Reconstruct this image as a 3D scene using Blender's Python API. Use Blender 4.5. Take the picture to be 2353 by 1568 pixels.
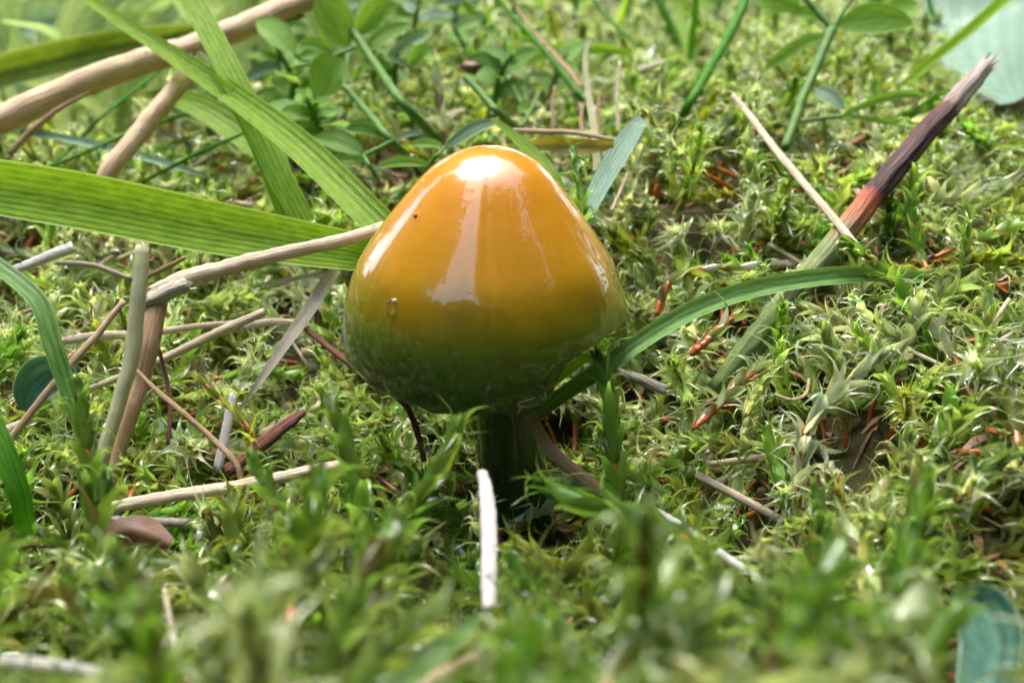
import bpy, math, random
import numpy as np
from mathutils import Vector, Matrix

# ------------------------------------------------------------------ camera, world, sun, exposure
for o in list(bpy.data.objects):
    bpy.data.objects.remove(o)
scene = bpy.context.scene
COL = scene.collection
MM = 0.001                                    # everything below is written in millimetres
PITCH = math.radians(22.0)
CAM = np.array([0.0, -54.2, 31.3])
LENS = 40.0
cam_data = bpy.data.cameras.new('camera')
cam = bpy.data.objects.new('camera', cam_data)
COL.objects.link(cam)
cam.location = Vector(CAM * MM)
cam.rotation_euler = (math.pi / 2 - PITCH, 0, 0)
cam_data.lens = LENS
cam_data.sensor_width = 36.0
cam_data.clip_start = 0.002
cam_data.clip_end = 300.0
cam_data.dof.use_dof = True
cam_data.dof.focus_distance = 0.0600
cam_data.dof.aperture_fstop = 62.0
scene.camera = cam
scene.render.resolution_x, scene.render.resolution_y = 1024, 682

SUN_EL, SUN_AZ = math.radians(66.0), math.radians(-24.0)     # azimuth from +Y towards +X
world = bpy.data.worlds.new('World')
scene.world = world
world.use_nodes = True
wn = world.node_tree
wn.nodes.clear()
w_out = wn.nodes.new('ShaderNodeOutputWorld')
w_bg = wn.nodes.new('ShaderNodeBackground')
w_sky = wn.nodes.new('ShaderNodeTexSky')
w_sky.sky_type = 'NISHITA'
w_sky.sun_disc = False
w_sky.sun_elevation = SUN_EL
w_sky.sun_rotation = SUN_AZ
w_sky.air_density = 1.0
w_sky.dust_density = 3.0
w_sky.ozone_density = 1.0
w_bg.inputs['Strength'].default_value = 0.15
wn.links.new(w_sky.outputs[0], w_bg.inputs['Color'])
wn.links.new(w_bg.outputs[0], w_out.inputs['Surface'])

sun_data = bpy.data.lights.new('sun', 'SUN')
sun_data.energy = 0.85
sun_data.angle = math.radians(38.0)
sun_data.color = (1.0, 0.99, 0.975)
sun = bpy.data.objects.new('sun', sun_data)
COL.objects.link(sun)
sd = Vector((math.cos(SUN_EL) * math.sin(SUN_AZ), math.cos(SUN_EL) * math.cos(SUN_AZ), math.sin(SUN_EL)))
sun.rotation_euler = sd.to_track_quat('Z', 'Y').to_euler()
sun.location = sd * 5

scene.view_settings.view_transform = 'Standard'
scene.view_settings.look = 'None'
scene.view_settings.exposure = 2.6
scene.view_settings.gamma = 1.0
scene.view_settings.use_curve_mapping = False
scene.render.engine = 'CYCLES'
scene.cycles.max_bounces = 10
scene.cycles.transmission_bounces = 8
scene.cycles.sample_clamp_indirect = 6.0

rng = np.random.default_rng(7)
random.seed(7)

# ------------------------------------------------------------------ pixel <-> place helpers (2352 x 1568 view of the photograph)
FPX = LENS / 36.0 * 2352.0
FWD = np.array([0, math.cos(PITCH), -math.sin(PITCH)])
UP = np.array([0, math.sin(PITCH), math.cos(PITCH)])
RIGHT = np.array([1.0, 0, 0])

def sstep(a, b, x):
    t = np.clip((x - a) / (b - a), 0, 1)
    return t * t * (3 - 2 * t)

def vnoise(x, y, s, seed=0):
    """smooth value noise built from a few sines"""
    x = x / s; y = y / s
    return (np.sin(x * 1.7 + y * 0.9 + seed) + np.sin(x * 0.8 - y * 1.9 + 2.1 * seed)
            + np.sin(x * 2.9 + 1.3 * seed) * 0.5 + np.sin(y * 3.1 - 0.7 * seed + x * 0.4) * 0.5) / 3.0

def moss_h(x, y):
    """height of the moss surface, mm"""
    x = np.asarray(x, float); y = np.asarray(y, float)
    back = (12.6 * sstep(1, 46, y) + 1.5 * sstep(90, 300, y)) * (1 - 0.5 * sstep(-12, -42, x) * sstep(18, 60, y))
    right = 8.8 * sstep(7, 27, x) * (1 - 0.5 * sstep(-8, -30, y))
    left = 4.5 * sstep(-9, -30, x)
    front = 4.6 * sstep(-7, -19, y) + 10.0 * sstep(-17, -36, y)
    k = 4.0
    m = np.power(np.power(np.maximum(back, 0), k) + np.power(right, k) + np.power(left, k) + np.power(front, k), 1 / k)
    m = m + 6.0 * np.exp(-((x - 17) / 11) ** 2 - ((y - 22) / 12) ** 2)
    r = np.hypot(x, y)
    return m + (1.0 * vnoise(x, y, 5.5, 1.0) + 0.6 * vnoise(x, y, 2.6, 4.0)) * sstep(2, 12, r) + 3.0 * vnoise(x, y, 60, 2.0) * sstep(60, 200, r)

def soil_h(x, y):
    x = np.asarray(x, float); y = np.asarray(y, float)
    return moss_h(x, y) - 3.4 - 0.6 * vnoise(x, y, 4.0, 8.0) + 2.0 * (1 - sstep(0, 6, np.hypot(x, y)))

def ray(px, py):
    u = (px - 1176.0) / FPX
    v = (py - 784.0) / FPX
    return FWD + u * RIGHT - v * UP

def P(px, py, d):
    return CAM + d * ray(px, py)

def ground_d(px, py, dmax=600.0):
    """depth at which the pixel's ray meets the moss surface"""
    r = ray(px, py)
    ds = np.concatenate([np.arange(28, 120, 0.5), np.arange(120, dmax, 3.0)])
    p = CAM[None] + ds[:, None] * r[None]
    hit = np.nonzero(p[:, 2] < moss_h(p[:, 0], p[:, 1]))[0]
    return float(ds[hit[0]]) if len(hit) else dmax

def project(p):
    q = np.atleast_2d(p) - CAM
    d = q @ FWD
    return 1176 + FPX * (q @ RIGHT) / d, 784 - FPX * (q @ UP) / d, d

def pw(wpx, d):
    return wpx * d / FPX

def nrm(v):
    return v / (np.linalg.norm(v, axis=-1, keepdims=True) + 1e-12)

def spline(pts, n):
    """Catmull-Rom through rows of pts (any number of columns)"""
    pts = np.asarray(pts, float)
    if len(pts) == 2:
        t = np.linspace(0, 1, n)[:, None]
        return pts[0] * (1 - t) + pts[1] * t
    e = np.vstack([2 * pts[0] - pts[1], pts, 2 * pts[-1] - pts[-2]])
    out = []
    for s in np.linspace(0, len(pts) - 1 - 1e-6, n):
        i = int(s); t = s - i
        a, b, c, d = e[i:i + 4]
        out.append(0.5 * ((2 * b) + (c - a) * t + (2 * a - 5 * b + 4 * c - d) * t * t + (3 * b - a - 3 * c + d) * t ** 3))
    return np.array(out)

# ------------------------------------------------------------------ mesh helpers
def make_mesh(name, V, F, mat, uv=None, col=None, smooth=True):
    me = bpy.data.meshes.new(name)
    V = np.asarray(V, float) * MM
    if isinstance(F, np.ndarray):
        nf, k = F.shape
        me.vertices.add(len(V)); me.vertices.foreach_set('co', V.ravel())
        me.loops.add(nf * k); me.loops.foreach_set('vertex_index', F.ravel().astype(np.int32))
        me.polygons.add(nf)
        me.polygons.foreach_set('loop_start', np.arange(0, nf * k, k, dtype=np.int32))
        me.polygons.foreach_set('loop_total', np.full(nf, k, dtype=np.int32))
        me.update(calc_edges=True)
    else:
        me.from_pydata(V.tolist(), [], F)
    if smooth:
        me.polygons.foreach_set('use_smooth', np.ones(len(me.polygons), dtype=bool))
    if uv is not None:
        uvl = me.uv_layers.new(name='UVMap')
        idx = np.empty(len(me.loops), dtype=np.int32); me.loops.foreach_get('vertex_index', idx)
        uvl.data.foreach_set('uv', np.asarray(uv, float)[idx].ravel())
    if col is not None:
        ca = me.color_attributes.new('Col', 'FLOAT_COLOR', 'POINT')
        c4 = np.ones((len(V), 4)); c4[:, :3] = col
        ca.data.foreach_set('color', c4.ravel())
    if mat is not None:
        me.materials.append(mat)
    me.validate(clean_customdata=False)
    return me

def tag(o, label=None, cat=None, group=None, kind=None):
    if label: o['label'] = label
    if cat: o['category'] = cat
    if group: o['group'] = group
    if kind: o['kind'] = kind
    return o

def empty(name, at, label, cat, group=None):
    o = bpy.data.objects.new(name, None)
    o.empty_display_size = 0.002
    COL.objects.link(o)
    o.location = Vector(np.asarray(at) * MM)
    return tag(o, label, cat, group)

def obj(name, V, F, mat, parent=None, uv=None, col=None, smooth=True, origin=None):
    V = np.asarray(V, float)
    if parent is not None:
        chain = np.zeros(3); p = parent
        while p is not None:
            chain += np.array(p.location) / MM
            p = p.parent
        c = V.mean(axis=0) if origin is None else np.asarray(origin, float)
        o = bpy.data.objects.new(name, make_mesh(name, V - c, F, mat, uv, col, smooth))
        COL.objects.link(o)
        o.parent = parent
        o.location = Vector((c - chain) * MM)
    else:
        c = V[np.argmin(V[:, 2])] if origin is None else np.asarray(origin, float)
        o = bpy.data.objects.new(name, make_mesh(name, V - c, F, mat, uv, col, smooth))
        COL.objects.link(o)
        o.location = Vector(c * MM)
    return o

def merge(parts):
    """[(V, F list, uv)] -> one"""
    Vs, Fs, Us, k = [], [], [], 0
    for V, F, U in parts:
        Vs.append(V); Us.append(U)
        Fs += [[i + k for i in f] for f in F]
        k += len(V)
    return np.vstack(Vs), Fs, np.vstack(Us)

def frames(path):
    T = nrm(np.gradient(path, axis=0))
    n = nrm(np.cross(T[0], np.array([0.31, 0.2, 0.93])))
    N = [n]
    for i in range(1, len(path)):
        n = n - T[i] * np.dot(n, T[i]); n = n / np.linalg.norm(n)
        N.append(n)
    N = np.array(N)
    return T, N, np.cross(T, N)

def tube(path, radii, sides=10, flat=1.0, jag0=0.0, jag1=0.0, hollow=True, rough=0.05, seed=1, view_flat=None):
    """a round (or flattened) stalk; broken ends get a ragged edge and a hollow"""
    r = np.random.default_rng(seed)
    path = np.asarray(path, float)
    radii = np.broadcast_to(np.asarray(radii, float), (len(path),))
    T, N, B = frames(path)
    if view_flat is not None:
        B = nrm(np.cross(T, CAM - path + view_flat)); N = np.cross(B, T)
    a = np.linspace(0, 2 * np.pi, sides, endpoint=False)
    wob = 1 + rough * r.normal(size=(1, sides)) + rough * 0.4 * r.normal(size=(len(path), sides))
    ca, sa = np.cos(a), np.sin(a)
    V = path[:, None] + radii[:, None, None] * wob[..., None] * (B[:, None] * ca[None, :, None] + N[:, None] * sa[None, :, None] * flat)
    rm = radii.mean()
    if jag0: V[0] -= T[0] * (r.random(sides) * jag0 * rm)[:, None]
    if jag1: V[-1] += T[-1] * (r.random(sides) ** 2 * jag1 * rm)[:, None]
    m = len(path)
    L = np.concatenate([[0], np.cumsum(np.linalg.norm(np.diff(path, axis=0), axis=1))])
    V = V.reshape(-1, 3)
    uv = np.stack([np.tile(a / (2 * np.pi), m), np.repeat(L, sides)], 1)
    F = []
    for i in range(m - 1):
        for j in range(sides):
            k = (j + 1) % sides
            F.append([i * sides + j, i * sides + k, (i + 1) * sides + k, (i + 1) * sides + j])
    for end, jag in ((0, jag0), (m - 1, jag1)):
        base = end * sides
        inn = -1 if end else 1
        ring = V[base:base + sides]
        c = path[end]
        k0 = len(V)
        if jag and hollow:
            inner = c + (ring - c) * 0.72 - T[end] * 0
            deep = path[min(max(end + inn, 0), m - 1)] + (ring - c) * 0.6
            V = np.vstack([V, inner, deep]); uv = np.vstack([uv, uv[base:base + sides], uv[base:base + sides]])
            for j in range(sides):
                k = (j + 1) % sides
                F.append([base + j, base + k, k0 + k, k0 + j] if end else [base + k, base + j, k0 + j, k0 + k])
                F.append([k0 + j, k0 + k, k0 + sides + k, k0 + sides + j] if end else [k0 + k, k0 + j, k0 + sides + j, k0 + sides + k])
            F.append([k0 + sides + j for j in range(sides)] if end else [k0 + sides + j for j in range(sides)][::-1])
        else:
            F.append([base + j for j in range(sides)] if end else [base + j for j in range(sides)][::-1])
    return V, F, uv

def ribbon(path, widths, facing, fold=0.15, cross=7, twist=0.0, wavy=0.0, seed=0):
    """a leaf blade: facing is the direction its face looks to"""
    r = np.random.default_rng(seed)
    path = np.asarray(path, float)
    m = len(path)
    T = nrm(np.gradient(path, axis=0))
    fc = np.asarray(facing, float)
    fc = np.broadcast_to(fc, path.shape)
    A = nrm(np.cross(T, fc)); N = np.cross(A, T)
    tw = np.linspace(0, twist, m)[:, None]
    A, N = A * np.cos(tw) + N * np.sin(tw), N * np.cos(tw) - A * np.sin(tw)
    s = np.linspace(-1, 1, cross)
    widths = np.asarray(widths, float)
    ph = r.random() * 6
    edge = wavy * np.sin(np.linspace(0, 9, m) + ph)
    prof = fold * (np.abs(s) ** 1.4)
    V = path[:, None] + A[:, None] * (s[None, :, None] * widths[:, None, None] / 2) \
        + N[:, None] * ((prof[None, :] * widths[:, None]) + edge[:, None] * widths[:, None] * s[None, :])[..., None]
    L = np.concatenate([[0], np.cumsum(np.linalg.norm(np.diff(path, axis=0), axis=1))])
    uv = np.stack([np.tile((s + 1) / 2, m), np.repeat(L, cross)], 1)
    F = [[i * cross + j, i * cross + j + 1, (i + 1) * cross + j + 1, (i + 1) * cross + j] for i in range(m - 1) for j in range(cross - 1)]
    return V.reshape(-1, 3), F, uv

# ------------------------------------------------------------------ materials
def new_mat(name):
    m = bpy.data.materials.new(name); m.use_nodes = True
    nt = m.node_tree; nt.nodes.clear()
    out = nt.nodes.new('ShaderNodeOutputMaterial')
    return m, nt, out

class NG:
    """tiny node-graph writer"""
    def __init__(s, nt): s.nt = nt
    def n(s, t, **kw):
        nd = s.nt.nodes.new(t)
        for k, v in kw.items():
            if k.startswith('i_'):
                nd.inputs[k[2:].replace('_', ' ')].default_value = v
            else:
                setattr(nd, k, v)
        return nd
    def l(s, a, b): s.nt.links.new(a, b)
    def math(s, op, a, b=None, clamp=False):
        nd = s.nt.nodes.new('ShaderNodeMath'); nd.operation = op; nd.use_clamp = clamp
        for i, x in enumerate((a, b)):
            if x is None: continue
            if isinstance(x, (int, float)): nd.inputs[i].default_value = x
            else: s.l(x, nd.inputs[i])
        return nd.outputs[0]
    def mix(s, fac, a, b, mode='MIX'):
        nd = s.nt.nodes.new('ShaderNodeMix'); nd.data_type = 'RGBA'; nd.blend_type = mode
        for sock, x in ((nd.inputs[0], fac), (nd.inputs[6], a), (nd.inputs[7], b)):
            if isinstance(x, (int, float)): sock.default_value = x
            elif isinstance(x, tuple): sock.default_value = (*x, 1.0) if len(x) == 3 else x
            else: s.l(x, sock)
        return nd.outputs[2]
    def ramp(s, fac, stops, interp='LINEAR'):
        nd = s.nt.nodes.new('ShaderNodeValToRGB'); cr = nd.color_ramp; cr.interpolation = interp
        while len(cr.elements) < len(stops): cr.elements.new(0.5)
        for e, (p, c) in zip(cr.elements, stops):
            e.position = p; e.color = (*c, 1.0) if len(c) == 3 else c
        s.l(fac, nd.inputs[0])
        return nd.outputs[0]
    def noise(s, vec, scale, detail=4, rough=0.55):
        nd = s.n('ShaderNodeTexNoise'); nd.inputs['Scale'].default_value = scale
        nd.inputs['Detail'].default_value = detail; nd.inputs['Roughness'].default_value = rough
        if vec is not None: s.l(vec, nd.inputs['Vector'])
        return nd.outputs['Fac']
    def mapping(s, vec, scale=(1, 1, 1), loc=(0, 0, 0)):
        nd = s.n('ShaderNodeMapping'); nd.inputs['Scale'].default_value = scale; nd.inputs['Location'].default_value = loc
        s.l(vec, nd.inputs['Vector'])
        return nd.outputs[0]
    def bump(s, h, strength, dist):
        nd = s.n('ShaderNodeBump'); nd.inputs['Strength'].default_value = strength; nd.inputs['Distance'].default_value = dist
        s.l(h, nd.inputs['Height'])
        return nd.outputs[0]

def leaf_shader(g, out, colour, trans_gain=(1.5, 1.45, 0.8), trans=0.45, rough=0.35, spec=0.5, normal=None, coat=0.0):
    pr = g.n('ShaderNodeBsdfPrincipled')
    pr.inputs['Roughness'].default_value = rough
    pr.inputs['Specular IOR Level'].default_value = spec
    pr.inputs['Coat Weight'].default_value = coat
    pr.inputs['Coat Roughness'].default_value = 0.08
    tr = g.n('ShaderNodeBsdfTranslucent')
    g.l(colour, pr.inputs['Base Color'])
    g.l(g.mix(1.0, colour, trans_gain, 'MULTIPLY'), tr.inputs['Color'])
    if normal is not None:
        g.l(normal, pr.inputs['Normal'])
    mx = g.n('ShaderNodeMixShader'); mx.inputs[0].default_value = trans
    g.l(pr.outputs[0], mx.inputs[1]); g.l(tr.outputs[0], mx.inputs[2])
    g.l(mx.outputs[0], out.inputs['Surface'])

def grass_mat(name, dark, light, edge=None, veins=9.0, trans=0.58, rough=0.36, bloom=None, vein_amt=0.36):
    """blade with parallel veins running along it (UV x across, y along in mm)"""
    m, nt, out = new_mat(name); g = NG(nt)
    tc = g.n('ShaderNodeTexCoord'); sep = g.n('ShaderNodeSeparateXYZ'); g.l(tc.outputs['UV'], sep.inputs[0])
    wob = g.noise(g.mapping(tc.outputs['UV'], (3.0, 0.25, 1)), 3.0, 3)
    x = g.math('ADD', sep.outputs[0], g.math('MULTIPLY', wob, 0.03))
    s1 = g.math('MULTIPLY_ADD', g.math('SINE', g.math('MULTIPLY', x, veins * 6.283)), 0.5); nt.nodes[-1].inputs[2].default_value = 0.5
    s2 = g.math('MULTIPLY_ADD', g.math('SINE', g.math('MULTIPLY', x, veins * 2.63 * 6.283)), 0.5); nt.nodes[-1].inputs[2].default_value = 0.5
    fine = g.noise(g.mapping(tc.outputs['UV'], (60.0, 1.2, 1)), 1.0, 4)
    blotch = g.noise(g.mapping(tc.outputs['UV'], (4.0, 0.5, 1)), 1.6, 4)
    h = g.math('ADD', g.math('MULTIPLY', s1, 0.7), g.math('MULTIPLY', s2, 0.3))
    f = g.math('ADD', g.math('MULTIPLY', h, vein_amt), g.math('MULTIPLY', fine, 0.9 - vein_amt * 0.6))
    f = g.math('ADD', f, g.math('MULTIPLY', g.math('SUBTRACT', blotch, 0.5), 1.3), clamp=True)
    colr = g.ramp(f, [(0.15, dark), (0.8, light)])
    if edge is not None:
        e = g.math('ABSOLUTE', g.math('SUBTRACT', sep.outputs[0], 0.5))
        ef = g.ramp(e, [(0.455, (0, 0, 0)), (0.49, (1, 1, 1))])
        colr = g.mix(ef, colr, edge)
    sp = g.n('ShaderNodeTexVoronoi'); sp.inputs['Scale'].default_value = 1.0
    g.l(g.mapping(tc.outputs['UV'], (7.0, 1.6, 1)), sp.inputs['Vector'])
    spots = g.ramp(sp.outputs['Distance'], [(0.05, (1, 1, 1)), (0.16, (0, 0, 0))])
    pres = g.ramp(sp.outputs['Color'], [(0.70, (0, 0, 0)), (0.74, (1, 1, 1))])
    colr = g.mix(g.math('MULTIPLY', g.math('MULTIPLY', spots, pres), 0.55), colr, (dark[0] * 0.5, dark[1] * 0.4, dark[2] * 0.4))
    if bloom is not None:
        colr = g.mix(bloom, colr, (0.45, 0.62, 0.58))
    nb = g.bump(g.math('ADD', h, g.math('MULTIPLY', fine, 0.8)), 0.55, 0.00012)
    leaf_shader(g, out, colr, trans=trans, rough=rough, spec=0.22, normal=nb)
    return m

def straw_mat(name, base, streak, speck=0.5, dark=(0.03, 0.02, 0.015), rough=0.55, trans=0.12, stops=None):
    """dead stalk: lengthwise fibres, grey patches, black mould specks"""
    m, nt, out = new_mat(name); g = NG(nt)
    tc = g.n('ShaderNodeTexCoord')
    fib = g.noise(g.mapping(tc.outputs['UV'], (26.0, 0.35, 1)), 1.0, 5, 0.65)
    pat = g.noise(g.mapping(tc.outputs['Object'], (1, 1, 1)), 420.0, 4)
    c = g.ramp(fib, [(0.26, streak), (0.50, base)])
    if stops is not None:
        sep = g.n('ShaderNodeSeparateXYZ'); g.l(tc.outputs['UV'], sep.inputs[0])
        ln = g.math('ADD', sep.outputs[1], g.math('MULTIPLY', g.math('SUBTRACT', fib, 0.5), 1.6))
        sc = g.ramp(g.math('DIVIDE', ln, stops[0]), stops[1])
        c = g.mix(0.94, c, sc)
        c = g.mix(g.math('MULTIPLY', g.ramp(fib, [(0.38, (1, 1, 1)), (0.56, (0, 0, 0))]), 0.8), c, g.mix(1.0, c, (0.35, 0.3, 0.3), 'MULTIPLY'))
    c = g.mix(g.math('MULTIPLY', g.ramp(pat, [(0.45, (0, 0, 0)), (0.75, (1, 1, 1))]), 0.12 if stops is not None else 0.3), c, streak)
    vo = g.n('ShaderNodeTexVoronoi'); vo.inputs['Scale'].default_value = 1.0
    g.l(g.mapping(tc.outputs['UV'], (7.0, 1.5, 1)), vo.inputs['Vector'])
    sp = g.ramp(vo.outputs['Distance'], [(0.08, (1, 1, 1)), (0.2, (0, 0, 0))])
    pr = g.ramp(vo.outputs['Color'], [(0.62, (0, 0, 0)), (0.66, (1, 1, 1))])
    c = g.mix(g.math('MULTIPLY', g.math('MULTIPLY', sp, pr), speck), c, dark)
    nb = g.bump(g.math('ADD', fib, g.math('MULTIPLY', pat, 0.5)), 0.8, 0.0003)
    leaf_shader(g, out, c, trans_gain=(1.1, 1.0, 0.8), trans=trans, rough=rough, spec=0.3, normal=nb, coat=0.0)
    return m

def moss_mat():
    m, nt, out = new_mat('moss_leaf'); g = NG(nt)
    at = g.n('ShaderNodeAttribute'); at.attribute_name = 'Col'
    oi = g.n('ShaderNodeObjectInfo')
    tc = g.n('ShaderNodeTexCoord'); geo = g.n('ShaderNodeNewGeometry')
    nz = g.noise(geo.outputs['Position'], 900.0, 3)
    hs = g.n('ShaderNodeHueSaturation')
    g.l(at.outputs['Color'], hs.inputs['Color'])
    g.l(g.math('MULTIPLY_ADD', oi.outputs['Random'], 0.3), hs.inputs['Value']); nt.nodes[-1].inputs[2].default_value = 0.85
    v = [n for n in nt.nodes if n.type == 'MATH'][-1]; v.inputs[2].default_value = 0.85
    c = g.mix(g.ramp(nz, [(0.35, (0, 0, 0)), (0.75, (1, 1, 1))]), hs.outputs[0], g.mix(1.0, hs.outputs[0], (0.72, 0.82, 0.7), 'MULTIPLY'))
    nb = g.bump(g.noise(geo.outputs['Position'], 2600.0, 2), 0.35, 0.00008)
    leaf_shader(g, out, c, trans_gain=(1.35, 1.4, 0.85), trans=0.5, rough=0.17, spec=0.65, normal=nb, coat=0.6)
    return m

def plain_mat(name, c0, c1, scale=300.0, rough=0.5, trans=0.0, bump=0.4, dist=0.0002, coat=0.0, spec=0.5):
    m, nt, out = new_mat(name); g = NG(nt)
    tc = g.n('ShaderNodeTexCoord')
    nz = g.noise(tc.outputs['Object'], scale, 5, 0.6)
    c = g.ramp(nz, [(0.3, c0), (0.7, c1)])
    leaf_shader(g, out, c, trans=trans, rough=rough, normal=g.bump(nz, bump, dist), coat=coat, spec=spec)
    return m

def soil_mat():
    m, nt, out = new_mat('soil_and_lawn'); g = NG(nt)
    geo = g.n('ShaderNodeNewGeometry')
    n1 = g.noise(geo.outputs['Position'], 350.0, 6, 0.65)
    n2 = g.noise(geo.outputs['Position'], 60.0, 4)
    n3 = g.noise(geo.outputs['Position'], 9.0, 5)
    soil = g.ramp(n1, [(0.3, (0.012, 0.008, 0.004)), (0.55, (0.045, 0.028, 0.014)), (0.75, (0.10, 0.065, 0.03))])
    soil = g.mix(g.math('MULTIPLY', n2, 0.7), soil, (0.07, 0.085, 0.018))
    lawn = g.ramp(n3, [(0.3, (0.07, 0.12, 0.025)), (0.7, (0.16, 0.24, 0.06))])
    lawn = g.mix(g.ramp(n1, [(0.4, (0, 0, 0)), (0.7, (1, 1, 1))]), lawn, (0.09, 0.16, 0.03))
    ln = g.n('ShaderNodeVectorMath'); ln.operation = 'LENGTH'; g.l(geo.outputs['Position'], ln.inputs[0])
    f = g.ramp(ln.outputs['Value'], [(0.16, (0, 0, 0)), (0.34, (1, 1, 1))])
    pr = g.n('ShaderNodeBsdfPrincipled'); pr.inputs['Roughness'].default_value = 0.8; pr.inputs['Specular IOR Level'].default_value = 0.15
    g.l(g.mix(f, soil, lawn), pr.inputs['Base Color'])
    g.l(g.bump(n1, 0.9, 0.0006), pr.inputs['Normal'])
    g.l(pr.outputs[0], out.inputs['Surface'])
    return m

def cap_mat():
    """slimy waxcap: orange crown running through olive to bottle green, thin clear slime coat"""
    m, nt, out = new_mat('waxcap_cap'); g = NG(nt)
    tc = g.n('ShaderNodeTexCoord'); at = g.n('ShaderNodeUVMap'); at.uv_map = 'UVMap'
    sep = g.n('ShaderNodeSeparateXYZ'); g.l(at.outputs[0], sep.inputs[0])      # x angle, y height 0..1
    stri = g.noise(g.mapping(at.outputs[0], (46.0, 0.7, 1)), 1.0, 4, 0.6)
    big = g.noise(tc.outputs['Object'], 160.0, 3)
    fine = g.noise(tc.outputs['Object'], 1500.0, 4, 0.6)
    y = g.math('ADD', sep.outputs[1], g.math('MULTIPLY', g.math('SUBTRACT', stri, 0.5), 0.12))
    y = g.math('ADD', y, g.math('MULTIPLY', g.math('SUBTRACT', big, 0.5), 0.13))
    c = g.ramp(y, [(0.02, (0.024, 0.062, 0.012)), (0.17, (0.036, 0.078, 0.010)), (0.30, (0.12, 0.145, 0.004)),
                   (0.43, (0.27, 0.18, 0.003)), (0.60, (0.44, 0.215, 0.002)), (0.85, (0.53, 0.215, 0.002)), (1.0, (0.55, 0.215, 0.002))])
    c = g.mix(g.math('MULTIPLY', g.ramp(fine, [(0.42, (0, 0, 0)), (0.66, (1, 1, 1))]), 0.22), c, g.mix(1.0, c, (0.66, 0.66, 0.66), 'MULTIPLY'))
    pr = g.n('ShaderNodeBsdfPrincipled')
    g.l(c, pr.inputs['Base Color'])
    pr.inputs['Roughness'].default_value = 0.42
    pr.inputs['Specular IOR Level'].default_value = 0.25
    pr.inputs['Subsurface Weight'].default_value = 0.5
    pr.inputs['Subsurface Radius'].default_value = (1.0, 0.6, 0.15)
    pr.inputs['Subsurface Scale'].default_value = 0.0012
    pr.inputs['Coat Weight'].default_value = 1.0
    pr.inputs['Coat Roughness'].default_value = 0.035
    pr.inputs['Coat IOR'].default_value = 1.62
    b1 = g.noise(g.mapping(at.outputs[0], (16.0, 2.2, 1)), 1.0, 2, 0.5)
    b2 = g.noise(tc.outputs['Object'], 420.0, 2, 0.4)
    low = g.ramp(sep.outputs[1], [(0.72, (1, 1, 1)), (0.96, (0, 0, 0))])      # the radial ripples die out towards the apex
    b3 = g.noise(tc.outputs['Object'], 170.0, 2, 0.4)
    slime = g.math('ADD', g.math('ADD', g.math('MULTIPLY', b1, low), g.math('MULTIPLY', b3, 0.9)), g.math('MULTIPLY', b2, 0.10))
    g.l(g.bump(slime, 0.34, 0.0006), pr.inputs['Coat Normal'])
    g.l(g.bump(g.math('ADD', g.math('MULTIPLY', stri, low), g.math('MULTIPLY', fine, 0.3)), 0.5, 0.00012), pr.inputs['Normal'])
    g.l(pr.outputs[0], out.inputs['Surface'])
    return m

def water_mat():
    m, nt, out = new_mat('water_drop'); g = NG(nt)
    pr = g.n('ShaderNodeBsdfPrincipled')
    pr.inputs['Base Color'].default_value = (0.97, 1, 0.98, 1)
    pr.inputs['Transmission Weight'].default_value = 1.0
    pr.inputs['Roughness'].default_value = 0.0
    pr.inputs['IOR'].default_value = 1.333
    g.l(pr.outputs[0], out.inputs['Surface'])
    return m

M_MOSS = moss_mat()
M_SOIL = soil_mat()
M_CAP = cap_mat()
M_WATER = water_mat()
M_MSTEM = plain_mat('moss_stem', (0.26, 0.05, 0.010), (0.55, 0.16, 0.03), 1500, 0.32, 0.15, coat=0.3)
M_FSTEM = plain_mat('mushroom_stem', (0.014, 0.034, 0.008), (0.038, 0.070, 0.016), 500, 0.25, 0.0, coat=0.6, bump=0.2)
M_GILL = plain_mat('mushroom_gill', (0.28, 0.30, 0.05), (0.45, 0.42, 0.08), 500, 0.5, 0.2)
M_GRASS = grass_mat('grass_bright', (0.12, 0.27, 0.012), (0.30, 0.48, 0.04), edge=(0.42, 0.58, 0.16), veins=9)
M_GRASS2 = grass_mat('grass_mid', (0.14, 0.30, 0.014), (0.32, 0.50, 0.05), edge=(0.36, 0.52, 0.14), veins=5)
M_GDARK = grass_mat('grass_dark', (0.03, 0.15, 0.005), (0.085, 0.28, 0.012), veins=5, trans=0.3, rough=0.55)
M_LAWN = grass_mat('lawn_blade', (0.24, 0.36, 0.14), (0.42, 0.54, 0.30), veins=3, trans=0.5, bloom=0.12)
M_GBLUE = grass_mat('grass_glaucous', (0.10, 0.22, 0.13), (0.24, 0.38, 0.24), veins=6, trans=0.35, bloom=0.28)
M_GCHAN = grass_mat('grass_channelled', (0.06, 0.17, 0.04), (0.20, 0.36, 0.10), edge=(0.34, 0.52, 0.16), veins=3, trans=0.35)
M_GOLIVE = grass_mat('grass_olive', (0.10, 0.17, 0.014), (0.22, 0.30, 0.035), edge=(0.42, 0.55, 0.28), veins=3, trans=0.45)
M_PALE = straw_mat('pale_green_stalk', (0.66, 0.67, 0.40), (0.54, 0.58, 0.32), speck=0.0, trans=0.3)
M_STRAW = straw_mat('straw_tan', (0.78, 0.57, 0.36), (0.38, 0.23, 0.12), speck=0.9)
M_TAN = straw_mat('straw_orange_tan', (0.66, 0.44, 0.24), (0.45, 0.27, 0.13), speck=0.4)
M_STRAWP = straw_mat('straw_pale', (0.86, 0.73, 0.52), (0.48, 0.35, 0.21), speck=0.8)
M_STRAWW = straw_mat('straw_white', (0.76, 0.72, 0.68), (0.48, 0.42, 0.37), speck=0.7)
M_STRAWG = straw_mat('straw_grey', (0.52, 0.48, 0.36), (0.24, 0.23, 0.17), speck=0.95)
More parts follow.
